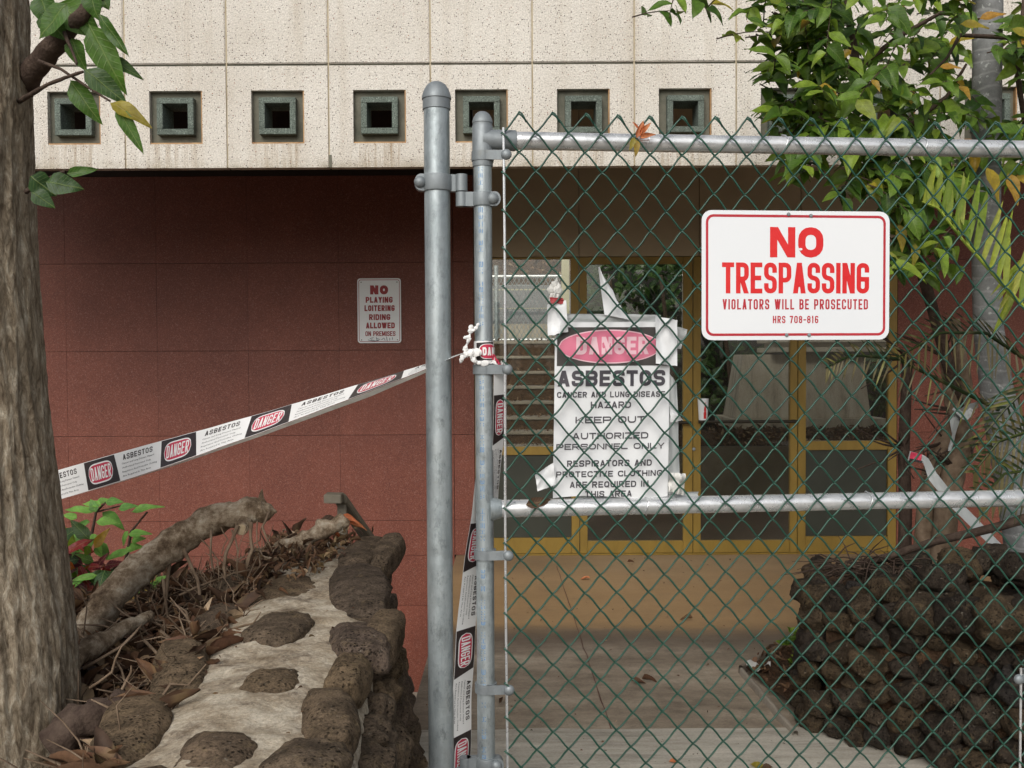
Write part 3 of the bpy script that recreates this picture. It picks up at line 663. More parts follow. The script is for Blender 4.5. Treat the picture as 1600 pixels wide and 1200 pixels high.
m = MB(); m.box((wx(892, 11)+.05, 11.6, 0), (6, 11.8, 3.2)); m.build('backdrop_wall', M['black'], label='near black backdrop added behind the glass doors to make them dark', cat='wall')  # added near-black backdrop, gives the glazed doors a dark background
m = MB(); m.box((-6, 11.6, 0), (wx(640, 16), 11.8, 3.4)); m.build('backdrop_wall', M['step'], label='dark wall left of the steps behind the building', cat='wall')
# ------------------------------------------------------------ small wall sign
xa, xb = wx(559, DW, 485), wx(627, DW, 485); za, zd = wz(535), wz(434)
ws = thing('wall_sign', ((xa+xb)/2, DW-.004, za), 'small white sign on the red wall reading NO PLAYING LOITERING RIDING ALLOWED', 'sign')
W_, H_ = xb-xa, zd-za
def sf_(x, y, off): return Vector((xa+x, DW-.0125-off, za+y))
def panel(mb, f, w_, h_, r, th):
    o1 = rrect(w_, h_, r); n_ = len(o1)
    mb.add([f(x, y, 0) for x, y in o1]+[f(x, y, -th) for x, y in o1], [tuple(range(n_)), tuple(range(2*n_-1, n_-1, -1))]+[(k, n_+k, n_+(k+1) % n_, (k+1) % n_) for k in range(n_)])
m = MB(); panel(m, sf_, W_, H_, .02, .003); m.build('sign_plate', M['old_white'], ws)
def inset(w_, h_, d, r): return [(x+d, y+d) for x, y in rrect(w_-2*d, h_-2*d, r)]
m = MB(); put(m, ringflat(inset(W_, H_, .009, .016), inset(W_, H_, .0125, .013)), sf_, .001); m.build('border', M['old_red'], ws)
sx_ = lambda px: (px-559)/68*W_; sy_ = lambda py: (535-py)/101*H_
for t, xA, xB, yA, yB, k in (('NO', 579, 607, 445, 459, .42), ('PLAYING', 572, 614, 463, 472, .27), ('LOITERING', 570, 617, 476, 485, .27), ('RIDING', 577, 610, 490, 499, .27), ('ALLOWED', 572, 617, 503, 512, .27), ('ON PREMISES', 571, 618, 516.5, 524, .2)):
    h = (yB-yA)/101*H_; th = h*k*.85
    m = MB(); tx = text2d(t, sx_(xB)-sx_(xA), h, th); put(m, ([(x+sx_(xA), y+sy_(yB), l) for x, y, l in tx[0]], tx[1]), sf_, .0012, .0003); m.build('lettering', M['old_red'], ws, label='red lettering '+t)
m = MB()
for poly in ([(578, 528), (584, 526), (580, 530), (585, 531)], [(588, 526), (589, 531), (594, 529), (589, 528)], [(596, 530), (600, 527), (602, 531)], [(604, 525), (605, 532)], [(609, 527), (609, 531)], [(613, 526), (613, 530)], [(575, 530), (583, 532), (592, 531)]):
    m.tube([sf_(sx_(a), sy_(b_), .0015) for a, b_ in poly], .0018, 4)
m.build('scribble', M['pen'], ws)
for a, b_ in ((565, 440), (621, 440), (565, 530), (621, 530)): m = MB(); m.lathe(sf_(sx_(a), sy_(b_), .001), [(.004, 0), (.003, .003)], 8, 'Y'); m.build('screw', M['dark_metal'], ws)
# ------------------------------------------------------------ handrail behind the stone wall
hr = thing('handrail', P(545, 900, 4.2), 'grey brown metal handrail end sticking up behind the stone wall', 'handrail')
a, b_ = P(531, 778, 4.2), P(590, 862, 4.55)
m = MB(); dr = (b_-a); ax = dr*.5; m.obox((a+b_)/2, ax, Vector((.028, 0, 0)), Vector((0, -.006, .020))); m.build('sloping_rail', M['rail_brown'], hr, bevel=.003)
m = MB(); a = P(522, 778, 4.18); m.obox(a, Vector((.038, 0, -.001)), Vector((0, .04, 0)), Vector((0, 0, .019))); m.build('rail_end', M['rail_brown'], hr, bevel=.003)
m = MB(); a = P(535, 785, 4.24); m.box((a.x-.02, a.y-.02, 0), (a.x+.02, a.y+.02, a.z)); m.build('rail_post', M['rail_brown'], hr, bevel=.003)
# ------------------------------------------------------------ gate and posts
YAW = rad(5.6)
EU = Vector((math.cos(YAW), math.sin(YAW), 0)); EN = Vector((math.sin(YAW), -math.cos(YAW), 0)); EZ = Vector((0, 0, 1))
G0 = P(756, 557, 2.26); G0.z = 0
def g2(px, py, off=0):
    """photo point -> (u, z) on the plane parallel to the gate at the given offset towards the street"""
    r = ray(px, py); q = G0 + EN*off; t = (q-CAM).dot(EN)/r.dot(EN); p = CAM+r*t
    return (p-G0).dot(EU), p.z
def gw(u, z, off=0): return G0+EU*u+EZ*z+EN*off
gate = thing('chain_link_gate', G0, 'galvanised pipe gate filled with green chain link mesh', 'gate')
ZT, ZM = 1.906, 1.040
UE = g2(1622, 500)[0]
def prof_cap(r, h0): return [(r*1.0, h0-.022), (r*1.07, h0-.021), (r*1.07, h0), (r*1.12, h0+.001), (r*1.12, h0+.005), (r*1.06, h0+.009), (r*.95, h0+.015), (r*.75, h0+.022), (r*.45, h0+.027), (r*.12, h0+.029)]
m = MB(); m.lathe(gw(0, 0), [(.0211, .05), (.0211, 1.925)], 32); m.build('frame_pipe', M['galv'], gate, smooth=True)
m = MB(); m.lathe(gw(0, 0), prof_cap(.0215, 1.944), 32); m.build('pipe_cap', M['cast'], gate, smooth=True)
m = MB(); m.lathe(gw(UE, 0), [(.0211, .05), (.0211, 1.94)], 24); m.build('frame_pipe', M['galv'], gate, smooth=True)
for z in (ZT, ZM, .12):
    m = MB(); m.tube([gw(.02+(UE-.04)*i/6, z) for i in range(7)], .0208, 32); m.build('frame_rail', M['galv_rail'], gate, smooth=True)
def corner(z, top):
    m = MB(); m.lathe(gw(0, 0), [(.0235, z-.062 if top else z-.035), (.0242, z-.055 if top else z-.03), (.0242, z+.032), (.0235, z+.033)], 28)
    m.tube([gw(0, z), gw(.030, z), gw(.075, z), gw(.079, z)], [.026, .0245, .0242, .0225], 28); m.build('corner_fitting', M['cast'], gate, smooth=True)
corner(ZT, True)
m = MB(); m.tube([gw(.012, ZM), gw(.03, ZM), gw(.04, ZM)], [.030, .025, .0215], 24); m.build('weld_collar', M['galv'], gate, smooth=True)
# tension bar and bands
ub = g2(789.5, 700, .024)[0]
m = MB(); pts = []
for i in range(30):
    z = .06+(1.93-.06)*i/29; pts.append(gw(ub+.0012*math.sin(z*5), z, .026))
for a, b_ in zip(pts, pts[1:]): pass
m.tube(pts, .0031, 8); m.build('tension_bar', M['galv_rail'], gate, smooth=True)
ub2 = g2(1594, 1100, .024)[0]
m = MB(); m.tube([gw(ub2, .06, .026), gw(ub2, .62, .026)], .0031, 8); m.build('tension_bar', M['galv_rail'], gate, smooth=True)
def band(u0, z, sgn=1, ubar=None, r=.0232, w_=.011):
    m = MB(); seg = 20
    prof = [(r, -w_), (r+.0025, -w_+.001), (r+.0025, w_-.001), (r, w_)]
    b0 = len(m.v); c = gw(u0, z)
    m.lathe(c, [(r, -w_), (r+.003, -w_), (r+.003, w_), (r, w_)], 28)
    ue = ubar+.006*sgn
    m.obox((gw(u0, z, .0235)+gw(ue, z, .0235))/2, EU*((ue-u0)/2), EN*.0018, EZ*w_)
    bd = m.build('tension_band', M['cast'], gate, smooth=True)
    m = MB(); cc = gw(ubar+.006*sgn, z, .026); m.lathe(cc, [(.0125, 0), (.0125, .004), (.010, .008), (.005, .0105), (.001, .011)], 18, 'Y'); m.build('bolt', M['cast'], bd, smooth=True)
for py in (245, 577, 865, 1073): band(0, g2(770, py)[1], 1, ub)
m = MB(); pass
band(UE, g2(1594, 1055)[1], -1, ub2)
# hinges
def ringband(c, r, hh, seg=32):
    m = MB(); m.lathe(c, [(r, -hh), (r+.0035, -hh+.001), (r+.0045, -hh+.004), (r+.0045, hh-.004), (r+.0035, hh-.001), (r, hh)], seg); return m
def ear(m, c, ux, w_, hh, th=.006):   # rounded ear plate
    pts = []; n_ = 10
    for k in range(n_+1):
        a = rad(-90+180*k/n_); pts.append((w_+math.cos(a)*hh*.75, math.sin(a)*hh))
    pts = [(0, -hh)]+pts+[(0, hh)]; k = len(pts)
    m.add([c+ux*x+EZ*y+EN*th for x, y in pts]+[c+ux*x+EZ*y-EN*th for x, y in pts], [tuple(range(k)), tuple(range(2*k-1, k-1, -1))]+[(i, k+i, k+(i+1) % k, (i+1) % k) for i in range(k)])
def gate_hinge(z):
    c = gw(0, z); m = ringband(c, .0215, .0165); ear(m, gw(.016, z, .006), EU, .012, .0165, .013)
    m.obox(gw(-.033, z), EU*.013, EN*.010, EZ*.0165)
    h = m.build('hinge_band', M['cast'], gate, smooth=True)
    m = MB(); m.lathe(gw(-.05, z, 0), [(.0135, -.0165), (.0135, .0165)], 18); m.build('hinge_barrel', M['cast'], h, smooth=True)
    m = MB(); m.lathe(gw(.022, z, .019), [(.0135, 0), (.0135, .003), (.011, .008), (.006, .011), (.001, .012)], 18, 'Y'); m.build('bolt', M['cast'], h, smooth=True)
zh1 = g2(756, 312)[1]; gate_hinge(zh1); gate_hinge(g2(756, 1192)[1])
# faded stencil print on the pipe
m = MB()
def pipef(x, y, off):
    r = .0211+off; a = rad(-16)+x/r; c = gw(0, y); return c+EN*(r*math.cos(a))+EU*(r*math.sin(a))
z = .2
words = ['WELDED GALV STEEL PIPE ', 'MADE IN U S A ', 'FENCE TUBE ASTM ']
# stencil: only rows of rotated strokes, too worn to read in the photograph
z = 1.84; k = 0
rr = random.Random(3)
while z > .12:
    zt_ = z; hgt = rr.uniform(.008, .013)
    if rr.random() < .80:
        s = rr.choice('ENSHWXBZ')
        tx = text2d(s, hgt, .010, .0020)
        put(m, ([(-y+.004, zt_-x, l) for x, y, l in tx[0]], tx[1]), pipef, .0003, .00005)
    z -= hgt+rr.uniform(.003, .006)
m.build('stencil_print', M['blue_print'], gate, kind='stuff')
# gate post
PC = P(685, 557, 2.26); PC.z = 0
post = thing('gate_post', PC, 'thick galvanised steel gate post with a domed cap, left of the gate', 'post')
m = MB(); m.lathe(PC, [(.0302, 0), (.0302, 1.985)], 40); m.build('post_pipe', M['galv'], post, smooth=True)
m = MB(); m.lathe(PC, [(.0306, 1.976), (.0325, 1.977), (.0325, 2.000), (.0345, 2.001), (.0345, 2.006), (.0325, 2.013), (.0285, 2.024), (.022, 2.034), (.0135, 2.040), (.004, 2.0425)], 40); m.build('post_cap', M['cast'], post, smooth=True)
def post_hinge(z):
    c = Vector((PC.x, PC.y, z)); m = ringband(c, .0308, .0195)
    ear(m, c+EN*.004-EU*.028, -EU, .010, .0195, .012); m.obox(c+EU*.042, EU*.012, EN*.011, EZ*.0195)
    h = m.build('hinge_band', M['cast'], post, smooth=True)
    m = MB(); m.lathe(c-EU*.040+EN*.016, [(.0135, 0), (.0135, .003), (.011, .008), (.006, .011), (.001, .012)], 18, 'Y'); m.build('bolt', M['cast'], h, smooth=True)
    m = MB(); m.lathe(gw(-.05, z, 0), [(.014, -.0195), (.014, .0195)], 18); m.build('hinge_pin', M['cast'], h, smooth=True)
post_hinge(1.4+(557-287.5)*2.26/1500); post_hinge(.40)
# chain link mesh
hc0, hc1, NJ = .0388, .0374, 46
def zrow(j): return 1.960-(.0447*j-.00006*j*j)
colu = lambda i, j: ub-.004+i*(hc0+(hc1-hc0)*j/NJ)
NC = int((UE-ub)/hc1)+2
WO = .0285; WR = .0023
for i in range(0, NC):
    pts = []; jm = random.Random(100+i)
    for j in range(NJ):
        p0 = (i + (i+j+1) % 2); p1 = (i + (i+j) % 2)
        if zrow(j+1) < .06: break
        ua, ub_ = colu(p0, j), colu(p1, j+1); za, zb2 = zrow(j), zrow(j+1)
        right = p1 > p0; off = WO + (.0028 if right else -.0028)
        wob = jm.uniform(-.0016, .0016)
        sg = 1 if right else -1
        for t in ((0, .06, .22, .5, .78, .94) if j < NJ-1 else (0, .06, .22, .5, .78, .94, 1)):
            uu = ua+(ub_-ua)*t; zz = za+(zb2-za)*t
            bow = math.sin(math.pi*t)
            zz += .0022*bow*(1 if right else -1) + wob*bow; uu += .0012*math.sin(2*math.pi*t)*sg
            o_ = off
            if t == 0: o_ = WO; uu -= sg*.0016
            if t in (.06, .94): o_ = WO+(off-WO)*.7
            n_ = n3((uu*3, zz*3, 0), 2.2, 4)*.006*(min(1, i/6))
            pts.append(gw(uu+n_, zz+n3((uu*2, zz*2, 5), 2.0)*.006, o_))
    # the twisted salvage at the top of the panel
    top = pts[0]
    if i % 2 == 0:
        pts = [top+EU*.016-EZ*.021+EN*.005, top+EU*.005-EZ*.001+EN*.005, top+EZ*.004] + pts[1:] if True else pts
    m = MB(); m.tube(pts, WR, 6); m.build('mesh_wire', M['wire'], gate, smooth=2)
# wire ties on rails
for px, py in ((1010, 232), (1224, 240), (1440, 246), (1008, 797), (1355, 775)):
    u, z = g2(px, py); m = MB(); zr = ZT if py < 500 else ZM
    m.tube([gw(u+.004*math.sin(a*3), zr+.0245*math.sin(a), .0245*math.cos(a)) for a in [rad(30*k-60) for k in range(10)]], .0013, 6); m.build('wire_tie', M['galv_rail'], gate, smooth=True)
# ------------------------------------------------------------ NO TRESPASSING sign
OFS = .0345
u0, z1 = g2(1096.5, 328, OFS); u1, z0 = g2(1389, 530.5, OFS)
SW, SH = u1-u0, z1-z0; TL = rad(0.05)
nts = thing('no_trespassing_sign', gw(u0+SW/2, z0, OFS), 'large white metal sign reading NO TRESPASSING in red on the gate', 'sign')
def nf(x, y, off): return gw(u0+x, z0+y, OFS+off)
m = MB(); panel(m, nf, SW, SH, .024, .0016); m.build('sign_plate', M['white_enamel'], nts)
m = MB(); put(m, ringflat(inset(SW, SH, .0098, .018), inset(SW, SH, .0158, .013)), nf); m.build('border', M['crimson_print'], nts)
def ptext(parent, f, base, ofs, txt, xL, xR, yT, yB, k, mat, eps=.0004, name='lettering', gap=None, lay=.00008):
    a = g2(xL, yB, ofs); b_ = g2(xR, yT, ofs); h = b_[1]-a[1]; w_ = b_[0]-a[0]
    tx = text2d(txt, w_, h, h*k, gap=None if gap is None else gap*h); m = MB()
    put(m, ([(x+a[0]-base[0], y+a[1]-base[1], l) for x, y, l in tx[0]], tx[1]), f, eps, lay)
    return m.build(name, mat, parent, label=None)
bs = (u0, z0)
ptext(nts, nf, bs, OFS, 'NO', 1203, 1286.5, 355.3, 402, .25, M['red_print'], gap=.10)
ptext(nts, nf, bs, OFS, 'TRESPASSING', 1128, 1358, 411, 458.3, .152, M['red_print'], gap=.06)
ptext(nts, nf, bs, OFS, 'VIOLATORS WILL BE PROSECUTED', 1129, 1356, 467.5, 483.5, .15, M['crimson_print'], gap=.15)
ptext(nts, nf, bs, OFS, 'HRS 708-816', 1207.5, 1278.5, 493.5, 505, .16, M['crimson_print'], gap=.17)
a = g2(1250.5, 389.5, OFS); m = MB(); m.add([nf(a[0]-u0+.0048*math.cos(t_), a[1]-z0+.003*math.sin(t_), .0012) for t_ in [k*.524 for k in range(12)]], [tuple(range(12))]); m.build('paint_chip', M['white_enamel'], nts)
for px, py in ((1232, 335), (1267, 337), (1229, 523.5), (1264, 523.5)):
    a = g2(px, py, OFS); m = MB(); m.lathe(gw(a[0], a[1], OFS+.0005), [(.0045, 0), (.0045, .001), (.0035, .003), (.001, .0035)], 12, 'Y'); m.build('bolt', M['cast'], nts, smooth=True)
    m = MB(); m.tube([gw(a[0], a[1], OFS-.003), gw(a[0]+.003, a[1], OFS-.02)], .0015, 6); m.build('bolt_shank', M['cast'], nts)
# ------------------------------------------------------------ asbestos poster
OP = .012
ps = thing('danger_poster', gw(g2(955, 778, OP)[0], g2(955, 778, OP)[1], OP), 'large sun faded paper poster reading DANGER ASBESTOS KEEP OUT, taped behind the gate mesh', 'poster')
pu, pz = g2(864.5, 779, OP); pu2, pz2 = g2(1048, 503, OP)
def pf(x, y, off):
    wv = .0030*n3((x*9, y*7, 2)) + .0015*n3((x*22, y*16, 7))
    return gw(pu+x+.007*(y/.42), pz+y, OP-.006+wv+off)
PWd, PHt = pu2-pu-.006, pz2-pz
m = MB(); m.grid(lambda u, v: pf(PWd*u, PHt*v + (.004*math.sin(u*6) if v == 0 else 0), 0), 60, 90); m.build('paper_sheet', M['paper'], ps, smooth=2)
def pp(px, py): a = g2(px, py, OP-.006); return a[0]-pu-.007*((a[1]-pz)/.42), a[1]-pz
def pflat(name, fn, nu, nv, mat, eps):
    m = MB(); m.grid(lambda u, v: pf(*fn(u, v), eps), nu, nv); return m.build(name, mat, ps)
a, b_ = pp(870, 572), pp(1043, 511)
pflat('black_panel', lambda u, v: (a[0]+(b_[0]-a[0])*u, a[1]+(b_[1]-a[1])*v), 26, 10, M['poster_black'], .0006)
c_ = pp(953, 541.5); ex = (pp(1034, 541)[0]-pp(873, 541)[0])/2; ey = (pp(953, 515)[1]-pp(953, 568)[1])/2
def ell(k):
    return lambda u, v: (c_[0]+ex*k*(2*u-1), c_[1]+(ey*k if k == 1 else ey-.0028)*math.sqrt(max(0, 1-(2*u-1)**2))*(2*v-1))
pflat('pale_oval', ell(1), 36, 10, M['poster_pale'], .0010)
pflat('pink_oval', ell(.982), 36, 10, M['poster_pink'], .0014)
def posttext(txt, xL, xR, yT, yB, k, mat, eps=.0013, gap=.12):
    a = pp(xL, yB); b_ = pp(xR, yT); h = b_[1]-a[1]; tx = text2d(txt, b_[0]-a[0], h, h*k, gap=gap*h); m = MB()
    put(m, ([(x+a[0], y+a[1], l) for x, y, l in tx[0]], tx[1]), pf, eps, .0001); m.build('lettering', mat, ps)
posttext('DANGER', 900, 1014, 526, 554, .22, M['poster_pale'], .0018)
posttext('ASBESTOS', 871, 1039.5, 578, 604, .225, M['poster_grey'])
for t, xL, xR, yT, yB in (('CANCER AND LUNG DISEASE', 870, 1039, 611, 621.5), ('HAZARD', 923, 986, 627, 638), ('KEEP OUT', 899, 1008, 650, 661.5), ('AUTHORIZED', 894, 1013, 675, 686.5), ('PERSONNEL ONLY', 869, 1038, 691.5, 703),
                        ('RESPIRATORS AND', 886, 1018, 717.5, 729.5), ('PROTECTIVE CLOTHING', 869, 1034, 734, 746), ('ARE REQUIRED IN', 890, 1013, 750.5, 762.5), ('THIS AREA', 914, 987, 766, 777)):
    posttext(t, xL, xR, yT, yB, .20, M['poster_grey'], gap=.17)
def scrap(name, mat, poly, off, th=.0012, wave=.004, parent=None, **kw):
    """a crumpled piece of sheet laid out as a quad of photo corners, really curved"""
    (x0, y0), (x1, y1), (x2, y2), (x3, y3) = poly; m = MB(); seed = x0
    def f(u, v):
        px = (x0*(1-u)+x1*u)*(1-v)+(x3*(1-u)+x2*u)*v; py = (y0*(1-u)+y1*u)*(1-v)+(y3*(1-u)+y2*u)*v
        a = g2(px, py, off); return gw(a[0]+.0015*n3((u*4, v*4, seed)), a[1]+.002*n3((u*5, v*5, seed+3)), off+wave*n3((u*2.5, v*2.5, seed+9))*1.6)
    m.grid(f, 10, 12); return m.build(name, mat, parent, **kw)
def sc_(lbl, name, mat, poly, off, wave=.004, cat='tape'): return scrap(name, M[mat], poly, off, wave=wave, label=lbl, cat=cat)
scrap('backing_tape', M['duct'], [(884, 490), (1032, 492), (1032, 508), (884, 508)], -.002, parent=ps)
scrap('backing_tape', M['duct'], [(1040, 575), (1058, 600), (1063, 770), (1040, 772)], -.002, parent=ps)
scrap('backing_tape', M['duct'], [(900, 772), (1092, 768), (1090, 780), (900, 781)], -.003, parent=ps)
scrap('backing_tape', M['duct'], [(1040, 505), (1075, 515), (1064, 545), (1040, 545)], -.002, parent=ps)
sc_('upright white paper strip stuck over the top right corner of the asbestos poster', 'paper_strip', 'paper', [(1024, 494), (1059, 500), (1058, 572), (1025, 568)], .018)
sc_('white torn paper tag at the top left corner of the asbestos poster', 'paper_strip', 'paper', [(855, 476), (884, 469), (888, 518), (856, 525)], .018)
sc_('tilted white paper tag at the bottom left corner of the asbestos poster', 'paper_strip', 'paper', [(836, 742), (864, 723), (869, 757), (840, 768)], .016)
o = sc_('rolled cream paper tag at the bottom right corner of the asbestos poster', 'paper_strip', 'clear', [(1047, 738), (1071, 740), (1068, 774), (1044, 768)], .016, .012)
sc_('small folded white paper flap beside the right edge of the asbestos poster', 'paper_flap', 'paper', [(1046, 632), (1050, 638), (1068, 657), (1048, 660)], .012)
m = MB()
def curl(u, v):
    px = 934+(944-934)*v+ (12+16*v)*u*min(1, v*2+.1) + (14*max(0, v-.6)*u*2); py = 418+74*v+(8*u*v)
    a = g2(px, py, 0); return gw(a[0], a[1], .004+.014*math.sin(u*3.0)*(1-v*.6))
m.grid(curl, 8, 16); m.build('tape_curl', M['paper'], label='long curled strip of torn white tape standing above the middle of the asbestos poster', cat='tape', smooth=2)
m = MB(); cen = gw(*g2(868, 456, .012), .010)
bm = bmesh.new(); bmesh.ops.create_icosphere(bm, subdivisions=4, radius=1)
vs = []
for v in bm.verts:
    p = v.co; k = 1+.55*noise.noise(p*2.3+Vector((4, 1, 2)))+.3*noise.noise(p*5)
    vs.append(cen+EU*(p.x*.014*k)+EZ*(p.z*.024*k)+EN*(p.y*.009*k))
m.add(vs, [tuple(v.index for v in f.verts) for f in bm.faces]); bm.free()
cr = m.build('crumpled_wrapper', M['clear'], label='crumpled pale plastic wrapper with red patch caught above the asbestos poster', cat='wrapper')
scrap('red_patch', M['old_red'], [(858, 464), (880, 466), (882, 475), (861, 474)], .021, parent=cr, wave=.002)
# ------------------------------------------------------------ barricade tape
TWD = .078; PER = 1.0
def tape_prints(f, smap, phases, parent, mats=('tape_black', 'tape_red', 'tape_white', 'tape_grey')):
    """f(s, v, off): s metres along, v 0..1 across; smap(phase) -> s"""
    B_, R_, W2, G_ = (M[x] for x in mats)
    for ph in phases:
        q = lambda x: smap(ph+x)
        m = MB(); m.grid(lambda u, v: f(q(-.22+(.40+(.05 if True else 0)*(1-2*abs(v-.5)*-1 if False else (1-v)))*u), .02+.96*v, .0004), 12, 4); m.build('black_block', B_, parent)
        def pill(kx, ky, eps, mat, nm):
            m = MB()
            def g(u, v):
                x = (2*u-1); e = (1-abs(x)**5)**.5 if abs(x) < 1 else 0
                return f(q(-.015+.165*kx*x), .5+.36*ky*e*(2*v-1), eps)
            m.grid(g, 26, 4); m.build(nm, mat, parent)
        pill(1.0, 1.0, .0008, W2, 'white_oval'); pill(.96, .86, .0012, R_, 'red_oval')
        tx = text2d('DANGER', 1, 1, .17, gap=.05)
        # stems scaled to the pill
        tx = text2d('DANGER', .27, .10, .0125, gap=.009)
        m = MB(); m.add([f(q(-.015-.13+x), .27+y/.10*.46, .0016+l*.0002) for x, y, l in tx[0]], tx[1]); m.build('danger_lettering', W2, parent)
        tx = text2d('ASBESTOS', .38, .06, .010, gap=.012)
        m = MB(); m.add([f(q(.29+x), .70+y/.06*.19, .0006+l*.0002) for x, y, l in tx[0]], tx[1]); m.build('asbestos_lettering', B_, parent)
        for k, (t, wd) in enumerate((('Cancer and Lung Disease Hazard', .42), ('Authorized Personnel Only', .38), ('Respirators And Protective Clothing', .46), ('Are Required In This Area', .38))):
            tx = btext(t, wd, .085); m = MB(); m.add([f(q(.27+x), .555-k*.145+y, .0005) for x, y, l in tx[0]], tx[1]); m.build('small_print', G_, parent)
def interp(xs, ys, x):
    for i in range(len(xs)-1):
        if x <= xs[i+1] or i == len(xs)-2:
            t = (x-xs[i])/(xs[i+1]-xs[i]); return ys[i]+(ys[i+1]-ys[i])*t
TA, TK = P(90, 758, 2.7), P(733, 549, 2.235)
TLn = (TK-TA).length; TD = (TK-TA).normalized()
def s_of(px):
    k = (px-800)/1500; dl, dr = TA.y, TK.y; x0 = TA.x; x1 = TK.x
    return (k*dl-x0)/((x1-x0)-k*(dr-dl))*TLn
oc = [s_of(p) for p in (157, 277, 419, 591)]; oc = [oc[0]-(oc[1]-oc[0])]+oc+[oc[-1]+(oc[-1]-oc[-2])*1.02]
phs = [-1, 0, 1, 2, 3, 4]
tsm = lambda ph: interp(phs, oc, ph)
nrm0 = TD.cross(Vector((0, 0, 1))).normalized()          # points roughly to the camera
if nrm0.y > 0: nrm0 = -nrm0
upv = nrm0.cross(TD).normalized()
if upv.z < 0: upv = -upv
def ltf(s, v, off):
    t = s/TLn; ph = interp([-.3, 0, .2, .42, .70, .9, 1.0], [0, 0, 12, 36, 58, 70, 80], t)
    ph = rad(ph); W_2 = upv*math.cos(ph)-nrm0*math.sin(ph)*1.0; N_ = nrm0*math.cos(ph)+upv*math.sin(ph)
    c = TA+TD*s+Vector((0, 0, -.010*math.sin(math.pi*max(0, min(1, t)))))
    wid = TWD*interp([-.3, .0, .75, .93, 1.0], [1.04, 1.04, .97, .75, .22], t)
    cr_ = .0012*n3((s*9, 0, 1))
    return c+W_2*((v-.5)*wid)+N_*(off+cr_)
lt = thing('barricade_tape', P(400, 662, 2.45), 'white barricade tape printed DANGER ASBESTOS stretched from tree trunk to gate', 'tape')
m = MB(); m.grid(lambda u, v: ltf(-.32+(TLn+.32)*u, v, 0), 140, 6); m.build('tape_strip', M['tape_white'], lt, smooth=2)
# folded-under lower edge
m = MB()
def foldf(u, v):
    s = -.02+(TLn*.97)*u; t = s/TLn; base = ltf(s, 0, -.001); k = interp([0, .25, .5, .8, 1], [0, .2, .6, 1.0, .3], t)
    return base+Vector((0, 0, 1))*(-.010*k*v-.0004)+nrm0*(-.012*k*v)
m.grid(foldf, 80, 2); m.build('folded_edge', M['clear'], lt)
tape_prints(ltf, tsm, [-1, 0, 1, 2, 3], lt)
# knot and wrap
kn = thing('tape_knot', gw(-.022, g2(740, 560)[1], .02), 'crumpled white tape knot with frayed ends tied round the gate pipe', 'tape')
def wrapf(x, y, off):
    r = .0235+off; a = rad(-20)+x/r; c = gw(0, y); return c+EN*(r*math.cos(a))+EU*(r*math.sin(a))
zw0, zw1 = g2(757, 570)[1], g2(757, 533)[1]
m = MB(); m.grid(lambda u, v: wrapf(.0235*2*math.pi*u, zw0+(zw1-zw0)*v+.004*math.sin(u*6.28+1)*(1-v)+.003*n3((u*9, v*4, 0)), .0012*n3((u*12, v*5, 3))), 60, 8); m.build('wrap', M['tape_white'], kn, smooth=2)
zb0, zb1 = g2(757, 563)[1], g2(757, 535)[1]
m = MB(); m.grid(lambda u, v: wrapf(-.012+.045*u, zb0+(zb1-zb0)*v+.003*(u-.5), .0012), 14, 3); m.build('black_block', M['tape_black'], kn)
def wp(u, v, kx=1): x = 2*u-1; return ((.018+.024*x*kx), (zb0+zb1)/2+(zb1-zb0)*.42*kx*math.sqrt(max(0, 1-abs(x)**3))*(2*v-1))
m = MB(); m.grid(lambda u, v: wrapf(*wp(u, v), .0016), 18, 4); m.build('white_oval', M['tape_white'], kn)
m = MB(); m.grid(lambda u, v: wrapf(*wp(u, v, .92), .0020), 18, 4); m.build('red_oval', M['tape_red'], kn)
tx = text2d('DANG', .060, .019, .0048, gap=.003); m = MB(); m.add([wrapf(.0045+x*.75, (zb0+zb1)/2-.0095+y, .0024+l*.0002) for x, y, l in tx[0] if True], tx[1]); m.build('lettering', M['tape_white'], kn)
def crumple(pts, r, parent, name='frayed_end', mat='tape_white', seg=9, flat=.45, jit=.9, sc=90):
    m = MB(); P_ = []; n_ = 26
    for i in range(n_):
        t = i/(n_-1)*(len(pts)-1); k = min(int(t), len(pts)-2); P_.append(pts[k].lerp(pts[k+1], t-k)+Vector((n3((t*3, 1, 0))*.004, n3((t*3, 5, 0))*.004, 0)))
    m.tube(P_, [r*(.8+.5*n3((i*.35, r*900, 2))) for i in range(n_)], seg, jit=.55, sc=70)
    ax_ = (pts[-1]-pts[0]).normalized()
    for i in range(n_):          # flatten and twist into a creased band
        a = i*.35; c_ = P_[i]; fd = (EU*math.cos(a)+EN*math.sin(a))
        for k in range(seg): v = m.v[i*seg+k]; m.v[i*seg+k] = v-fd*((v-c_).dot(fd)*.72)
    m.build(name, M[mat], parent)
q = lambda px, py, o_=.03: gw(*g2(px, py, o_), o_)
crumple([q(718, 564, .02), q(727, 556), q(735, 549)], .007, kn)
crumple([q(730, 556), q(727, 545), q(732, 532), q(735, 520), q(736, 508)], .0075, kn)
crumple([q(736, 520), q(743, 513), q(748, 505)], .004, kn)
crumple([q(733, 526), q(724, 528)], .004, kn)
crumple([q(730, 553), q(740, 549), q(750, 551, .028)], .009, kn)
crumple([q(735, 556), q(745, 566, .028), q(762, 568, .026)], .007, kn)
crumple([q(770, 556, .02), q(777, 565, .015), q(782, 572, .01)], .006, kn, mat='tape_red')
crumple([q(772, 560, .02), q(776, 572, .015), q(776, 582, .01)], .006, kn)
crumple([q(783, 566, .02), q(788, 574, .015)], .004, kn)
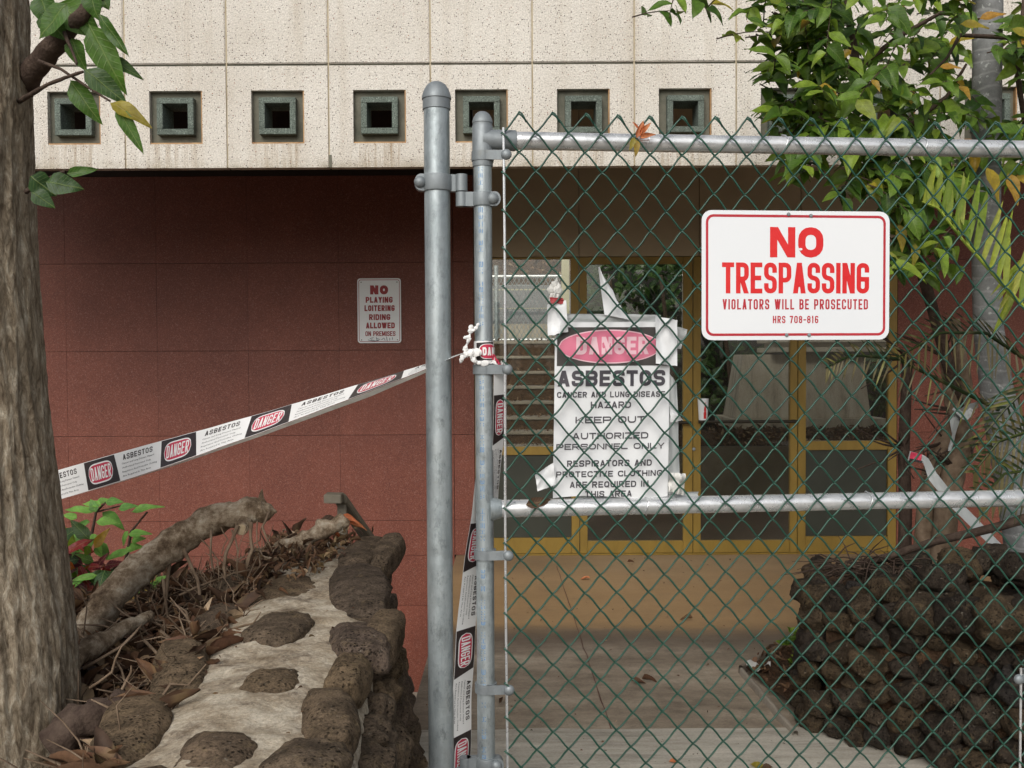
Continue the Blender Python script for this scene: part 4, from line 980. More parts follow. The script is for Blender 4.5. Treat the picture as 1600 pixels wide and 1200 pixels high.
# hanging lengths
def hang(pts, offs, wid, phis, name, label, phases, s0, per):
    """ribbon through photo points; lettering reads downwards"""
    C_ = []
    for i in range(60):
        t = i/59*(len(pts)-1); k = min(int(t), len(pts)-2); f_ = t-k
        px = pts[k][0]+(pts[k+1][0]-pts[k][0])*f_; py = pts[k][1]+(pts[k+1][1]-pts[k][1])*f_; of = offs[k]+(offs[k+1]-offs[k])*f_; ph = phis[k]+(phis[k+1]-phis[k])*f_
        C_.append((gw(*g2(px, py, of), of), ph))
    cum = [0]
    for a, b_ in zip(C_, C_[1:]): cum.append(cum[-1]+(b_[0]-a[0]).length)
    Lt = cum[-1]
    def f(s, v, off):
        s_ = max(0, min(Lt-1e-6, s)); k = 0
        while k < len(cum)-2 and cum[k+1] < s_: k += 1
        t = (s_-cum[k])/(cum[k+1]-cum[k]); c = C_[k][0].lerp(C_[k+1][0], t); ph = rad(C_[k][1]+(C_[k+1][1]-C_[k][1])*t)
        d = (C_[min(k+2, 59)][0]-C_[max(k-1, 0)][0]).normalized(); side = (EU-d*EU.dot(d)).normalized(); nn_ = side.cross(d)
        if nn_.dot(EN) < 0: nn_ = -nn_
        sd_ = side*math.cos(ph)-nn_*math.sin(ph); n2_ = nn_*math.cos(ph)+side*math.sin(ph)
        return c+sd_*((v-.5)*wid)+n2_*(off+.002*n3((s*9, 0, 4)))
    th = thing(name, C_[-1][0], label, 'tape')
    m = MB(); m.grid(lambda u, v: f(Lt*u, v, 0), 60, 6); m.build('tape_strip', M['tape_white'], th, smooth=2)
    tape_prints(f, lambda ph: s0+per*ph, phases, th)
    return th
sA = (655-575)/1500*2.27
hang([(782, 575), (781, 640), (777, 700), (773, 778), (772, 800)], [.004, .0, -.01, -.03, -.03], .052, [48, 52, 55, 66, 68], 'barricade_tape', 'short length of danger tape hanging from the knot just right of the gate pipe', [0], sA, .262)
hang([(758, 700), (748, 800), (738, 885), (728, 985), (722, 1100), (719, 1240)], [-.035, -.035, -.03, -.03, -.03, -.03], .078, [66, 60, 54, 50, 50, 50], 'barricade_tape', 'long danger tape hanging down between the gate post and the gate pipe', [0, 1, 2], (855-700)/1500*2.29, .2555)
# ------------------------------------------------------------ things caught on the gate
# ------------------------------------------------------------ leaf shapes
def leafmesh(name, mat, nv=6, wid=.42, fold=.22, droop=.25, curl=0.0, pt=1.0, seed=0):
    m = MB()
    def f(u, v):
        x = 2*u-1; w_ = wid*.5*(math.sin(math.pi*min(1, v**.75))**.8)*(1-.25*v) if 0 < v < 1 else 0
        w_ += .008 if v < .5 else 0
        if curl: a = x*curl; xx = math.sin(a)/curl*w_; zz = (1-math.cos(a))*w_*.9
        else: xx = x*w_; zz = abs(x)*w_*fold
        return (xx, v, zz-droop*v*v+.03*math.sin(v*9+x*2+seed))
    m.grid(f, 4, nv)
    me = bpy.data.meshes.new(name); me.from_pydata(m.v, [], m.f); me.update(); me.materials.append(M[mat])
    me.polygons.foreach_set('use_smooth', [True]*len(me.polygons)); return me
def basis(d, nrm):
    y = d.normalized(); x = y.cross(nrm); x = x.normalized() if x.length > 1e-4 else y.orthogonal().normalized(); z = x.cross(y); return Matrix((x, y, z)).transposed()
def leaf_at(me, name, base, d, nrm, L, parent, ws=1.0, **kw):
    o = bpy.data.objects.new(name, me); S.collection.objects.link(o); place(o, base, parent, **kw)
    o.rotation_mode = 'QUATERNION'; o.rotation_quaternion = basis(d, nrm).to_quaternion(); o.scale = (L*ws, L, L); return o
def bake(mb, me, base, d, nrm, L, ws=1.0):
    R = basis(d, nrm); b0 = len(mb.v)
    for v in me.vertices: mb.v.append(base + R @ Vector((v.co.x*L*ws, v.co.y*L, v.co.z*L)))
    for p in me.polygons: mb.f.append(tuple(i+b0 for i in p.vertices))
def rv(r, s=1.0): return Vector((r.uniform(-s, s), r.uniform(-s, s), r.uniform(-s, s)))
LG = [leafmesh('leaf', 'leaf_green', wid=.5+.06*k, fold=.15+.15*k, droop=.12+.14*k, seed=k) for k in range(4)]
LDk = [leafmesh('leaf', 'leaf_dark', wid=.52, fold=.2, droop=.2)]
LF = [leafmesh('leaf', 'leaf_fore', wid=.44+.05*k, fold=.18+.1*k, droop=.1+.1*k, seed=k*2) for k in range(3)]
LY = leafmesh('leaf', 'leaf_yellow', wid=.42, fold=.3, droop=.15)
LLm = [leafmesh('leaf', 'leaf_lime', wid=.34+.06*k, fold=.2, droop=.3) for k in range(2)]
LR = [leafmesh('leaf', 'leaf_red', wid=.34+.08*k, fold=.1, droop=.35, seed=k) for k in range(2)]
LD = [leafmesh('leaf', 'leaf_dry', wid=.5, curl=c_, droop=dr, seed=k) for k, (c_, dr) in enumerate(((1.2, .3), (1.9, -.2), (.8, .5), (2.4, .1)))]
LO = leafmesh('leaf', 'leaf_orange', wid=.5, curl=1.3, droop=.3)
# ------------------------------------------------------------ stones
def stonemesh(name, mat, seed, rough=.22, sub=4, flat=1.0):
    bm = bmesh.new(); bmesh.ops.create_icosphere(bm, subdivisions=sub, radius=1); off = Vector((seed*7.1, seed*3.3, seed*1.7))
    for v in bm.verts:
        p = v.co.copy(); q_ = Vector([math.copysign(abs(c_)**.72, c_) for c_ in p])
        k = 1+rough*noise.noise(p*1.3+off)+rough*.5*noise.noise(p*2.9+off)+rough*.22*noise.noise(p*7+off)+rough*.12*noise.noise(p*15+off)
        v.co = q_*k*.92
    me = bpy.data.meshes.new(name); bm.to_mesh(me); bm.free(); me.materials.append(M[mat]); me.polygons.foreach_set('use_smooth', [True]*len(me.polygons)); return me
SA = [stonemesh('stone', 'stone_a', k, .30) for k in range(6)]
SB = [stonemesh('stone', 'stone_b', k+10, .26) for k in range(7)]
STP = [stonemesh('stone', 'stone_a', k+30, .15) for k in range(5)]
# ---- left wall: path of its top, right edge xr(y), left edge xl(y)
ZW = .72
def xr_(y): return interp([1.0, 1.6, 2.0, 2.6, 3.2, 3.7], [-.25, -.275, -.295, -.355, -.45, -.54], y)
def xl_(y): return interp([1.0, 1.6, 2.3, 3.2, 3.7], [-.74, -.70, -.755, -.83, -.88], y)
lw = thing('stone_wall', (-.6, 2.6, 0), 'brown lava rock wall topped with pale mortar, left of the gate post', 'wall')
m = MB()
def body(u, v):
    y = 1.0+2.68*v; a, b_ = xl_(y), xr_(y); w_ = b_-a
    prof = [(0, -.25), (.01, -.06), (.06, -.012), (.2, 0), (.35, .006), (.5, .008), (.65, .004), (.8, -.004), (.90, -.022), (.97, -.07), (1.0, -.14), (1.06, -.35), (1.12, -.55), (1.17, -.72)]
    k = u*(len(prof)-1); i = min(int(k), len(prof)-2); t = k-i; px = prof[i][0]*(1-t)+prof[i+1][0]*t; pz = prof[i][1]*(1-t)+prof[i+1][1]*t
    p = Vector((a+w_*px, y, ZW+pz)); n_ = .009*noise.noise(p*5)+.006*noise.noise(p*13)+.004*noise.noise(p*37)
    p.z += n_ - .05*max(0, v-.93)/.07; p.x += n_*1.4 if px > .9 else 0; return p
m.grid(body, 78, 240)
def endf(u, v):
    p = body(u, 1.0); return Vector((p.x, p.y+.02*v, p.z*(1-v)))
m.grid(endf, 40, 6); m.build('mortar_bed', M['mortar'], lw, smooth=2)
rs = random.Random(21)
def top_stone(px, py, wpx, hpx, rotz=0, up=.012, k=None):
    c_ = PZ(px, py, ZW); dep = (PZ(px, py-hpx/2, ZW).y-PZ(px, py+hpx/2, ZW).y)/2; wd = wpx/2*c_.y/F*1.0
    zs = .055; up += .018
    inst('stone', STP[rs.randrange(5) if k is None else k], Vector((c_.x, c_.y, ZW-zs+up)), (rs.uniform(-.06, .06), rs.uniform(-.06, .06), rotz), (wd*1.12, dep*1.12, zs), lw)
for a_ in ((436, 986, 96, 52, 0, .018), (421, 1069, 104, 46, .1, .006), (448, 920, 96, 40, .1, .004), (380, 905, 70, 40, 0, .002), (515, 1116, 84, 84, .2, .012), (340, 1180, 130, 64, 0, .010), (480, 1195, 130, 66, -.1, .016),
           (560, 918, 90, 70, .2, .018), (598, 985, 60, 60, 0, .014), (562, 1000, 90, 54, .3, .016), (545, 1050, 62, 52, 0, .012), (570, 868, 60, 50, 0, .03), (606, 866, 40, 44, 0, .035), (500, 872, 60, 24, .1, .0),
           (284, 1040, 84, 96, .3, .006), (205, 1138, 112, 104, .2, .012), (338, 962, 56, 46, 0, .004), (215, 1240, 130, 80, 0, .012)): top_stone(*a_)
# stones of the right-hand face
y = 1.35
while y < 3.75:
    Ls = rs.uniform(.12, .20)
    z = ZW-.10
    while z > -.02:
        hs_ = rs.uniform(.085, .15); yy = y+rs.uniform(-.03, .03); f_ = (ZW-z)/ZW
        xs_ = xr_(yy)+(.12*f_)*1.0-.005
        inst('stone', rs.choice(SA), Vector((xs_-.03+rs.uniform(-.008, .012), yy, z-hs_*.35)), (rs.uniform(-.3, .3), rs.uniform(-.2, .2), rs.uniform(-.3, .3)), (.070, Ls*.54, hs_*.56), lw)
        z -= hs_*1.02
    y += Ls*.98
for xx in (-.56, -.70, -.82):       # far end
    for z in (.62, .50, .36, .2): inst('stone', rs.choice(SA), Vector((xx+rs.uniform(-.02, .02), 3.69, z)), (0, 0, rs.uniform(-.3, .3)), (.085, .05, .075), lw)
# ---- left planting mound
def zmound(x, y):
    near = max(0, min(1, (x-(xl_(min(3.7, y))-.16))/.14)); e = interp([1.0, 1.9, 2.3, 2.7, 3.2, 3.6, 4.0, 4.4], [.38, .46, .60, .62, .59, .54, .40, .0], y); e += near*(.69-e)*(1 if y < 3.7 else 0)
    h = e + .05*noise.noise(Vector((x*3, y*3, 1)))+.03*noise.noise(Vector((x*9, y*9, 2)))
    return h - .03*max(0, min(1, (x+1.0)/.3))
m = MB()
m.grid(lambda u, v: (lambda x, y: (x, y, zmound(x, y)))(-3.2+(xl_(1+3.4*v)+.07+3.2)*u, 1.0+3.4*v), 110, 130); m.build('planting_bed', M['soil'], kind='structure', smooth=2)
m = MB(); dry = MB(); rl = random.Random(5)
for i in range(7000):
    y = rl.uniform(1.4, 3.95); x = xl_(y)+.03-abs(rl.gauss(0, .42)); 
    if rl.random() < .12: x = xl_(y)+rl.uniform(0, .05)
    z = zmound(x, y)+rl.uniform(.0, .045)
    L = rl.uniform(.022, .058) if rl.random() < .85 else rl.uniform(.06, .10); d_ = Vector((rl.uniform(-1, 1), rl.uniform(-1, 1), rl.uniform(-.5, .6))); bake(dry, LD[rl.randrange(4)], Vector((x, y, z)), d_, Vector((rl.uniform(-.7, .7), rl.uniform(-.9, .3), 1)), L)
dry.build('leaf_litter', M['leaf_dry'], label='dry brown leaf litter heaped beside the stone wall', cat='leaf litter', kind='stuff', smooth=2)
tw = MB()
for i in range(800):
    y = rl.uniform(1.5, 3.9); x = xl_(y)+.05-abs(rl.gauss(0, .35)); z = zmound(x, y)+rl.uniform(0, .05)
    d_ = Vector((rl.uniform(-1, 1), rl.uniform(-.7, .7), rl.uniform(-.25, .75))); d_.normalize(); L = rl.uniform(.05, .16); p = Vector((x, y, z)); b_ = rv(rl, .018)
    r0 = rl.choice([.0010, .0014, .0018, .0024, .0036]); tw.tube([p, p+d_*L*.3+b_, p+d_*L*.6-b_*.7, p+d_*L+rv(rl, .015)], [r0, r0*.9, r0*.8, r0*.4], 5, caps=False)
tw.build('dead_twigs', M['twig'], label='tangle of dry twigs and rootlets lying on the leaf litter', cat='twigs', kind='stuff', smooth=2)
# litter spilled over the wall top
dry = MB()
for i in range(420):
    t = rl.random(); px = 395+(545-395)*t+rl.gauss(0, 14); py = 905-55*t+rl.gauss(0, 12)
    p = PZ(px, py, ZW+.015); p.z += rl.uniform(0, .03); bake(dry, LD[rl.randrange(4)], p, rv(rl)+Vector((0, 0, .2)), Vector((rl.uniform(-.6, .6), -.3, 1)), rl.uniform(.02, .045))
for i in range(40):
    p = PZ(rl.uniform(300, 560), rl.uniform(900, 1160), ZW+.008); bake(dry, LD[rl.randrange(4)], p, Vector((rl.uniform(-1, 1), rl.uniform(-1, 1), 0)), Vector((0, 0, 1)), rl.uniform(.008, .016))
dry.build('leaf_litter', M['leaf_dry'], label='brown leaf crumbs spilled across the top of the stone wall', cat='leaf litter', kind='stuff', smooth=2)
for px, py, L, dx, dy, lb in ((520, 815, .085, 1, .3, 'pale curled dry leaf on the far end of the stone wall'), (548, 812, .075, .9, -.3, 'bright orange dry leaf beside the pale one on the stone wall'), (535, 838, .07, .2, .6, 'orange brown dry leaf lying below the bright orange one on the wall'), (560, 822, .07, .7, .4, 'rusty dry leaf at the corner nearest the handrail')):
    c_ = P(px, py, 3.35); leaf_at(LO if 'orange' in lb or 'rusty' in lb else LD[0], 'dry_leaf', c_+Vector((-L/2, 0, .01)), Vector((dx, dy*.4, -.15)), Vector((0, -.7, 1)), L, None, label=lb, cat='leaf')
# ---- dead logs
def log(pts, name, label, mat='log', jit=.35, seg=22, sub=9):
    Q_ = []; R_ = []
    n_ = (len(pts)-1)*sub
    def cr(a, b, c, d, t): return .5*((2*b)+(c-a)*t+(2*a-5*b+4*c-d)*t*t+(3*b-a-3*c+d)*t**3)
    W_ = [(P(px, py, d), r*d/F) for px, py, d, r in pts]
    for i in range(n_+1):
        t = i/sub; k = min(int(t), len(pts)-2); f_ = t-k; g = lambda j: W_[max(0, min(len(W_)-1, j))]
        Q_.append(cr(g(k-1)[0], g(k)[0], g(k+1)[0], g(k+2)[0], f_)); rr_ = g(k)[1]+(g(k+1)[1]-g(k)[1])*f_
        R_.append(rr_*(1+.035*math.sin(i*1.7)+.03*math.sin(i*.73)))
    th = thing(name, Q_[0], label, 'log'); m = MB(); m.tube(Q_, R_, seg, jit=jit, sc=26)
    for v in m.v: v += rvn(v)
    m.build('bark', M[mat], th, smooth=2); return th, Q_
def rvn(v): return Vector((noise.noise(v*70), noise.noise(v*70+Vector((9, 0, 0))), noise.noise(v*70+Vector((0, 9, 0)))))*.0035
lg, Q_ = log([(118, 1010, 2.55, 20), (150, 965, 2.6, 25), (205, 900, 2.68, 25), (268, 852, 2.75, 24), (330, 815, 2.8, 23), (385, 800, 2.82, 22), (412, 798, 2.83, 18), (424, 793, 2.83, 7)], 'fallen_log', 'bent grey brown dead log with hanging rootlets, arching over the litter beside the tree', jit=.22)
c_ = P(378, 824, 2.76); m = MB(); m.tube([c_+Vector((0, .05, .02)), c_, c_+Vector((.002, -.012, -.004))], [.022, .020, .019], 16, jit=.1, sc=40); m.build('stub', M['log'], lg, smooth=True)
m = MB(); m.tube([c_+Vector((.002, -.0125, -.004)), c_+Vector((.002, -.015, -.0045))], [.0165, .0155], 16); m.build('cut_face', M['cut_wood'], lg, smooth=True)
m = MB(); a_ = P(408, 792, 2.83); m.tube([a_, a_+Vector((.0, 0, .03)), a_+Vector((.003, 0, .052))], [.018, .010, .002], 7, jit=.6, sc=60); m.build('splinter', M['log'], lg)
m = MB(); a_ = P(424, 800, 2.83); m.tube([a_-Vector((.03, 0, .0)), a_+Vector((.0, 0, .004)), a_+Vector((.016, 0, .0))], [.022, .014, .003], 7, jit=.6, sc=60); m.build('splinter', M['log'], lg)
for px, py, py2, dx in ((386, 835, 912, -4), (392, 830, 905, 8), (372, 835, 900, -14), (402, 828, 880, 4), (362, 842, 905, 10), (272, 870, 965, -12), (285, 868, 940, 14), (330, 842, 900, -6), (310, 852, 925, 12), (345, 838, 880, 3), (194, 928, 1000, 4), (212, 918, 990, 12), (150, 985, 1045, -6), (240, 890, 930, -12), (255, 880, 985, 3), (420, 815, 860, 3)):
    d = 2.74; a_, b_ = P(px, py-14, d), P(px+dx, py2, d-.03); b_ += Vector((rl.uniform(-.05, .05), rl.uniform(-.03, .03), rl.uniform(-.02, .03))); mid = a_.lerp(b_, .5)+rv(rl, .026); r_ = rl.choice([.0012, .0018, .0025, .0034, .005])
    m = MB(); m.tube([a_, a_.lerp(mid, .5)+rv(rl, .004), mid, mid.lerp(b_, .5)+rv(rl, .006), b_], [r_*1.3, r_, r_, r_*.9, r_*.6], 7, jit=.3, sc=60); m.build('rootlet', M['twig'], lg, smooth=2)
l2, _ = log([(405, 888, 3.25, 12), (440, 868, 3.25, 16), (475, 848, 3.28, 16), (505, 828, 3.3, 13), (530, 816, 3.3, 11), (545, 820, 3.3, 6)], 'dead_log', 'short flaky dead log at the far end of the stone wall', jit=.6)
l3, _ = log([(80, 1165, 1.95, 26), (130, 1130, 1.97, 30), (180, 1108, 2.0, 26), (225, 1100, 2.02, 17), (250, 1108, 2.03, 9)], 'dead_root', 'gnarled dark dead root between the tree base and the stone wall', 'branch', jit=.6)
l4, _ = log([(95, 1040, 2.2, 14), (140, 1015, 2.3, 16), (190, 985, 2.4, 12), (235, 960, 2.5, 7)], 'dead_root', 'rough brown root lying under the arching log', jit=.6)
# long pale sticks on the mound
SLB = ['pale dead stick rising right from the tree trunk towards the log', 'pale dead stick falling right towards the stone wall edge', 'short bent stick just right of the lower tree trunk', 'upright dead stick hanging under the middle of the log', 'long thin dead stick lying level under the right end of the log', 'dead stick bending down above the left stones of the wall', 'short stick above the gnarled root near the tree base']
for pts in ([(130, 1045, 2.2), (190, 1010, 2.25), (222, 975, 2.3)], [(250, 985, 2.4), (290, 1020, 2.4), (310, 1060, 2.4)], [(140, 1075, 2.1), (175, 1050, 2.1), (190, 1010, 2.1)], [(255, 905, 2.6), (262, 960, 2.6), (258, 1000, 2.6)], [(280, 930, 2.7), (340, 905, 2.75), (392, 890, 2.8)], [(225, 1000, 2.35), (260, 1040, 2.3), (300, 1050, 2.3)], [(170, 1110, 2.1), (200, 1060, 2.1), (205, 1040, 2.1)]):
    m = MB(); Wp = [P(*p) for p in pts]; m.tube([Wp[0], Wp[0].lerp(Wp[1], .5)+rv(rl, .006), Wp[1], Wp[1].lerp(Wp[2], .5)+rv(rl, .006), Wp[2]], [.004, .0038, .0035, .003, .0018], 6, jit=.3, sc=50)
    m.build('dead_stick', M['twig'], label=SLB[0], cat='stick', group='dead sticks on the litter heap', smooth=2); SLB.pop(0)
# ---- foreground tree
tr = thing('tree', (P(-20, 1200, 2.05).x, 2.05, 0), 'tree with a thick ridged grey brown trunk filling the left edge of the view', 'tree')
EY = [-60, 0, 200, 400, 600, 740, 900, 1000, 1200, 1500]; EX = [34, 37, 43, 51, 65, 80, 98, 109, 127, 163]
m = MB()
nTh, nZ = 300, 460
def trunkf(u, v):
    py = -90+1500*v; ed = interp(EY, EX, py); rw = .150+.02*v; pe = P(ed, py, 2.05); cxx = pe.x-rw-.019; th = 2*math.pi*u
    z = pe.z; cs, sn = math.cos(th), math.sin(th)
    q_ = Vector((cs*rw, sn*rw, z*.30)); w_ = Vector((noise.noise(q_*9)*.03, noise.noise(q_*9+Vector((5, 0, 0)))*.03, 0)); k = q_+w_
    rdg = 1-abs(noise.noise(Vector((k.x*34, k.y*34, k.z*12))))*2; r2 = 1-abs(noise.noise(Vector((k.x*75, k.y*75, k.z*34))))*2
    h = .0065*rdg+.0030*r2+.010*noise.noise(Vector((q_.x*6, q_.y*6, z*2)))+.0015*noise.noise(Vector((q_.x*160, q_.y*160, z*90)))
    kn_ = math.exp(-((z-1.66)**2/.002+(th-4.9)**2/.03))*.012
    return (cxx+cs*(rw+h*.8+kn_-.006), 2.05+.03+sn*(rw+h+kn_-.006), z)
m.grid(trunkf, nTh, nZ); m.build('trunk', M['bark'], tr, smooth=2)
def wtube(pts, name, mat, parent, seg=10, jit=.25, sub=5):
    W_ = [(P(px, py, d), r*d/F) for px, py, d, r in pts]; Q_ = []; R_ = []
    for i in range((len(W_)-1)*sub+1):
        t = i/sub; k = min(int(t), len(W_)-2); f_ = t-k; Q_.append(W_[k][0].lerp(W_[k+1][0], f_)+rv(rl, .15)*.004*min(1, W_[k][1]/.01)); R_.append(W_[k][1]*(1-f_)+W_[k+1][1]*f_)
    m = MB(); m.tube(Q_, R_, seg, jit=jit, sc=35); return m.build(name, M[mat], parent, smooth=2)
wtube([(0, 200, 2.16, 20), (36, 132, 2.12, 20), (60, 98, 2.06, 17), (88, 68, 2.0, 15), (118, 36, 1.98, 13), (150, 2, 1.96, 12), (190, -50, 1.94, 11)], 'branch', 'branch', tr, 16)
wtube([(30, 158, 2.06, 4), (75, 132, 1.94, 3), (100, 122, 1.93, 3), (130, 112, 1.92, 2)], 'twig', 'branch', tr, 6)
wtube([(60, 95, 1.95, 3), (95, 108, 1.94, 2.5), (140, 138, 1.93, 2.2), (172, 158, 1.92, 1.8)], 'twig', 'branch', tr, 6)
wtube([(100, 50, 1.95, 3), (115, 85, 1.94, 2.5), (120, 100, 1.93, 2)], 'twig', 'branch', tr, 6)
wtube([(40, 300, 2.0, 4), (62, 285, 1.98, 3), (100, 268, 1.96, 2)], 'twig', 'branch', tr, 6)
def pleaf(me, b, t, d, wpx, parent, tilt=(0, -1, .3), dz=0, name='leaf'):
    a_, c_ = P(b[0], b[1], d), P(t[0], t[1], d+dz); L = (c_-a_).length; bw = .5
    bw = (me.dimw if hasattr(me, 'dimw') else .46)
    return leaf_at(me, name, a_, c_-a_, Vector(tilt), L, parent, ws=(wpx*d/F/L)/bw)
fl = [((155, 22), (198, 88), 24, 0), ((140, 40), (192, 142), 44, 1), ((92, 6), (152, 52), 48, 2), ((104, 6), (58, 58), 44, 0), ((62, -10), (78, 45), 40, 1), ((112, 60), (128, 108), 28, 2), ((132, 108), (196, 158), 34, 0), ((110, 126), (154, 192), 34, 1),
      ((168, 90), (222, 118), 20, 0), ((140, -14), (150, 30), 34, 1), ((66, 20), (100, 58), 36, 2), ((125, 10), (152, 70), 36, 0), ((105, 272), (150, 262), 17, 1), ((72, 284), (127, 292), 34, 2), ((48, 275), (84, 306), 38, 0), ((50, 300), (84, 322), 26, 1), ((150, -20), (170, 14), 30, 0)]
for k, (b, t, wv_, mi) in enumerate(fl):
    pleaf(LF[mi] if k not in (6, 8, 13, 14, 15) else LDk[0], b, t, 1.93+.02*(k % 3), wv_, tr, tilt=(rl.uniform(-.4, .4), -1, rl.uniform(-.1, .5)))
pleaf(LY, (172, 160), (237, 193), 1.9, 32, tr, (.2, -1, .6)); pleaf(LF[0], (182, 166), (224, 238), 1.9, 26, tr, (.3, -1, .1)); 
# ---- leafy plants behind the log
sp_ = thing('leafy_seedling', P(150, 930, 3.2), 'bright green leafy seedling growing between the tree trunk and the dead log', 'plant')
for pts in ([(150, 940, 3.2, 3), (135, 880, 3.2, 2.5), (150, 800, 3.2, 2), (165, 785, 3.2, 1.5)], [(185, 925, 3.2, 3), (200, 860, 3.2, 2.5), (205, 830, 3.2, 2), (230, 800, 3.2, 1.5)], [(150, 800, 3.2, 2), (190, 790, 3.2, 1)]): wtube(pts, 'stem', 'branch', sp_, 6)
for b, t, wv_ in (((150, 815), (185, 812), 20), ((140, 815), (112, 822), 16), ((158, 790), (128, 782), 16), ((165, 785), (190, 780), 16), ((185, 795), (212, 786), 15), ((205, 800), (250, 783), 15), ((200, 835), (234, 828), 17), ((200, 830), (186, 852), 16), ((150, 835), (130, 860), 22), ((155, 835), (150, 868), 20), ((145, 800), (100, 788), 15), ((160, 800), (196, 822), 20),
                  ((200, 862), (160, 868), 20), ((195, 858), (222, 850), 18), ((150, 850), (172, 872), 22), ((150, 800), (140, 780), 14), ((120, 810), (98, 800), 16), ((120, 840), (95, 832), 14), ((168, 905), (195, 890), 18), ((205, 845), (225, 838), 14), ((240, 910), (250, 925), 12), ((235, 900), (243, 915), 18), ((150, 785), (172, 778), 12)):
    pleaf(LLm[rl.randrange(2)], b, t, 3.18+rl.uniform(-.05, .05), wv_*1.25, sp_, (rl.uniform(-.4, .4), -.8, .9))
ct = thing('croton_shrub', P(120, 960, 3.1), 'red, orange and yellow leaved shrub beside the tree trunk', 'shrub')
wtube([(130, 1000, 3.1, 4), (120, 900, 3.1, 3), (112, 840, 3.1, 2)], 'stem', 'branch', ct, 6)
for i in range(120):
    px, py = rl.uniform(80, 165), rl.uniform(835, 985)
    if px > 150 and py < 880: continue
    a_ = P(px, py, 3.05+rl.uniform(-.12, .15)); d_ = Vector((rl.uniform(-1, 1), rl.uniform(-.8, .2), rl.uniform(-.5, .7)))
    leaf_at(LR[rl.randrange(2)] if rl.random() < .62 else rl.choice([LY, LLm[0], LG[0], LDk[0]]), 'leaf', a_, d_, Vector((rl.uniform(-.5, .5), -1, .6)), rl.uniform(.06, .10), ct)
for i in range(26):
    a_ = P(rl.uniform(190, 245), rl.uniform(895, 940), 3.0+rl.uniform(-.1, .1)); leaf_at(LY if rl.random() < .45 else LLm[1], 'leaf', a_, Vector((rl.uniform(-1, 1), -.2, rl.uniform(-.3, .6))), Vector((0, -1, .7)), rl.uniform(.04, .06), ct)
# ---- caught on the gate
def glf(me, px, py, dx, dz, L, off, lb, nr=None):
    u, z = g2(px, py, off); leaf_at(me, 'dry_leaf', gw(u, z, off), EU*dx+EZ*dz+EN*.15, nr or (EN+EZ*.3), L, None, label=lb, cat='leaf')
fw = thing('withered_flower', gw(*g2(998, 230, .04), .04), 'orange red withered leaf cluster caught on the top rail of the gate', 'leaf')
for px, py, dx, dz, L in ((995, 215, .4, 1, .045), (1000, 215, 1, .3, .040), (1000, 210, .7, .8, .040), (997, 200, -.6, .8, .02), (1002, 214, .2, 1.0, .035)): 
    u, z = g2(px, py, .04); leaf_at(LO, 'petal', gw(u, z, .036), EU*dx+EZ*dz+EN*.2, EN+EZ*.2, L, fw, ws=.9)
for px, py, dx, dz, L in ((996, 218, -.1, -1, .040), (992, 214, -.4, -1, .034)): u, z = g2(px, py, .04); leaf_at(LY, 'petal', gw(u, z, .036), EU*dx+EZ*dz+EN*.2, EN, L, fw)
dlf = LD[2]; glf(dlf, 822, 789, 1, .25, .062, .026, 'brown dead leaf lying on the middle rail beside the poster foot')
# ------------------------------------------------------------ right-hand rock wall
rw_ = thing('rock_wall', (1.6, 3.8, 0), 'dark brown dry stacked lava rock wall behind the gate at the lower right', 'wall')
A0 = PZ(1243, 1143, 0.0); A0.z = 0; dirF = Vector((.72, -.69, 0)).normalized(); dirS = Vector((.30, .95, 0)).normalized()
m = MB(); ctr = A0+dirF*.15+dirS*.15
q0, q1, q2_, q3 = A0+dirS*.10+dirF*.12, A0+dirF*2.2+dirS*.13, A0+dirF*2.2+dirS*1.5, A0+dirS*1.1+dirF*.12
m.add([q0, q1, q2_, q3]+[p+Vector((0, 0, .42)) for p in (q0, q1, q2_, q3)], [(3, 2, 1, 0), (4, 5, 6, 7), (0, 1, 5, 4), (1, 2, 6, 5), (2, 3, 7, 6), (3, 0, 4, 7)]); m.build('rubble_core', M['soil'], rw_)
rk = random.Random(44); cnt = 0
def wallstones(o, d, L, inn, h0, h1, lean=.16):
    global cnt
    z = .05
    row = 0
    while z < max(h0, h1)+.02:
        s_ = rk.uniform(-.05, .05)
        while s_ < L:
            sz = rk.uniform(.036, .066); s_ += sz*1.08
            hh = h0+(h1-h0)*s_/L
            if z < hh:
                p = o+d*s_+inn*(.02+lean*z+rk.uniform(-.02, .03)); inst('stone', rk.choice(SB), Vector((p.x, p.y, z+rk.uniform(-.02, .02))), (rk.uniform(-.6, .6), rk.uniform(-.6, .6), rk.uniform(0, 6.3)), (sz*rk.uniform(.9, 1.15), sz*rk.uniform(.9, 1.15), sz*rk.uniform(.72, 1.0)), rw_); cnt += 1
            s_ += sz*.88
        z += .088; row += 1
wallstones(A0, dirF, 1.5, Vector((.69, .72, 0)), .50, .66)
wallstones(A0+dirS*.06, dirS, 1.0, Vector((.95, -.30, 0)), .50, .40)
for i in range(80):   # the top
    s_, t_ = rk.uniform(.02, 1.5), rk.uniform(.1, 1.0); p = A0+dirF*s_+dirS*t_*1.0+Vector((.06, .03, 0)); sz = rk.uniform(.045, .09)
    if (p-A0).dot(dirF) < 0: continue
    inst('stone', rk.choice(SB), Vector((p.x, p.y, .44+.10*(s_/1.5)+rk.uniform(-.02, .05))), (rk.uniform(-.5, .5), rk.uniform(-.5, .5), rk.uniform(0, 6)), (sz, sz*rk.uniform(.8, 1.2), sz*rk.uniform(.65, .9)), rw_)
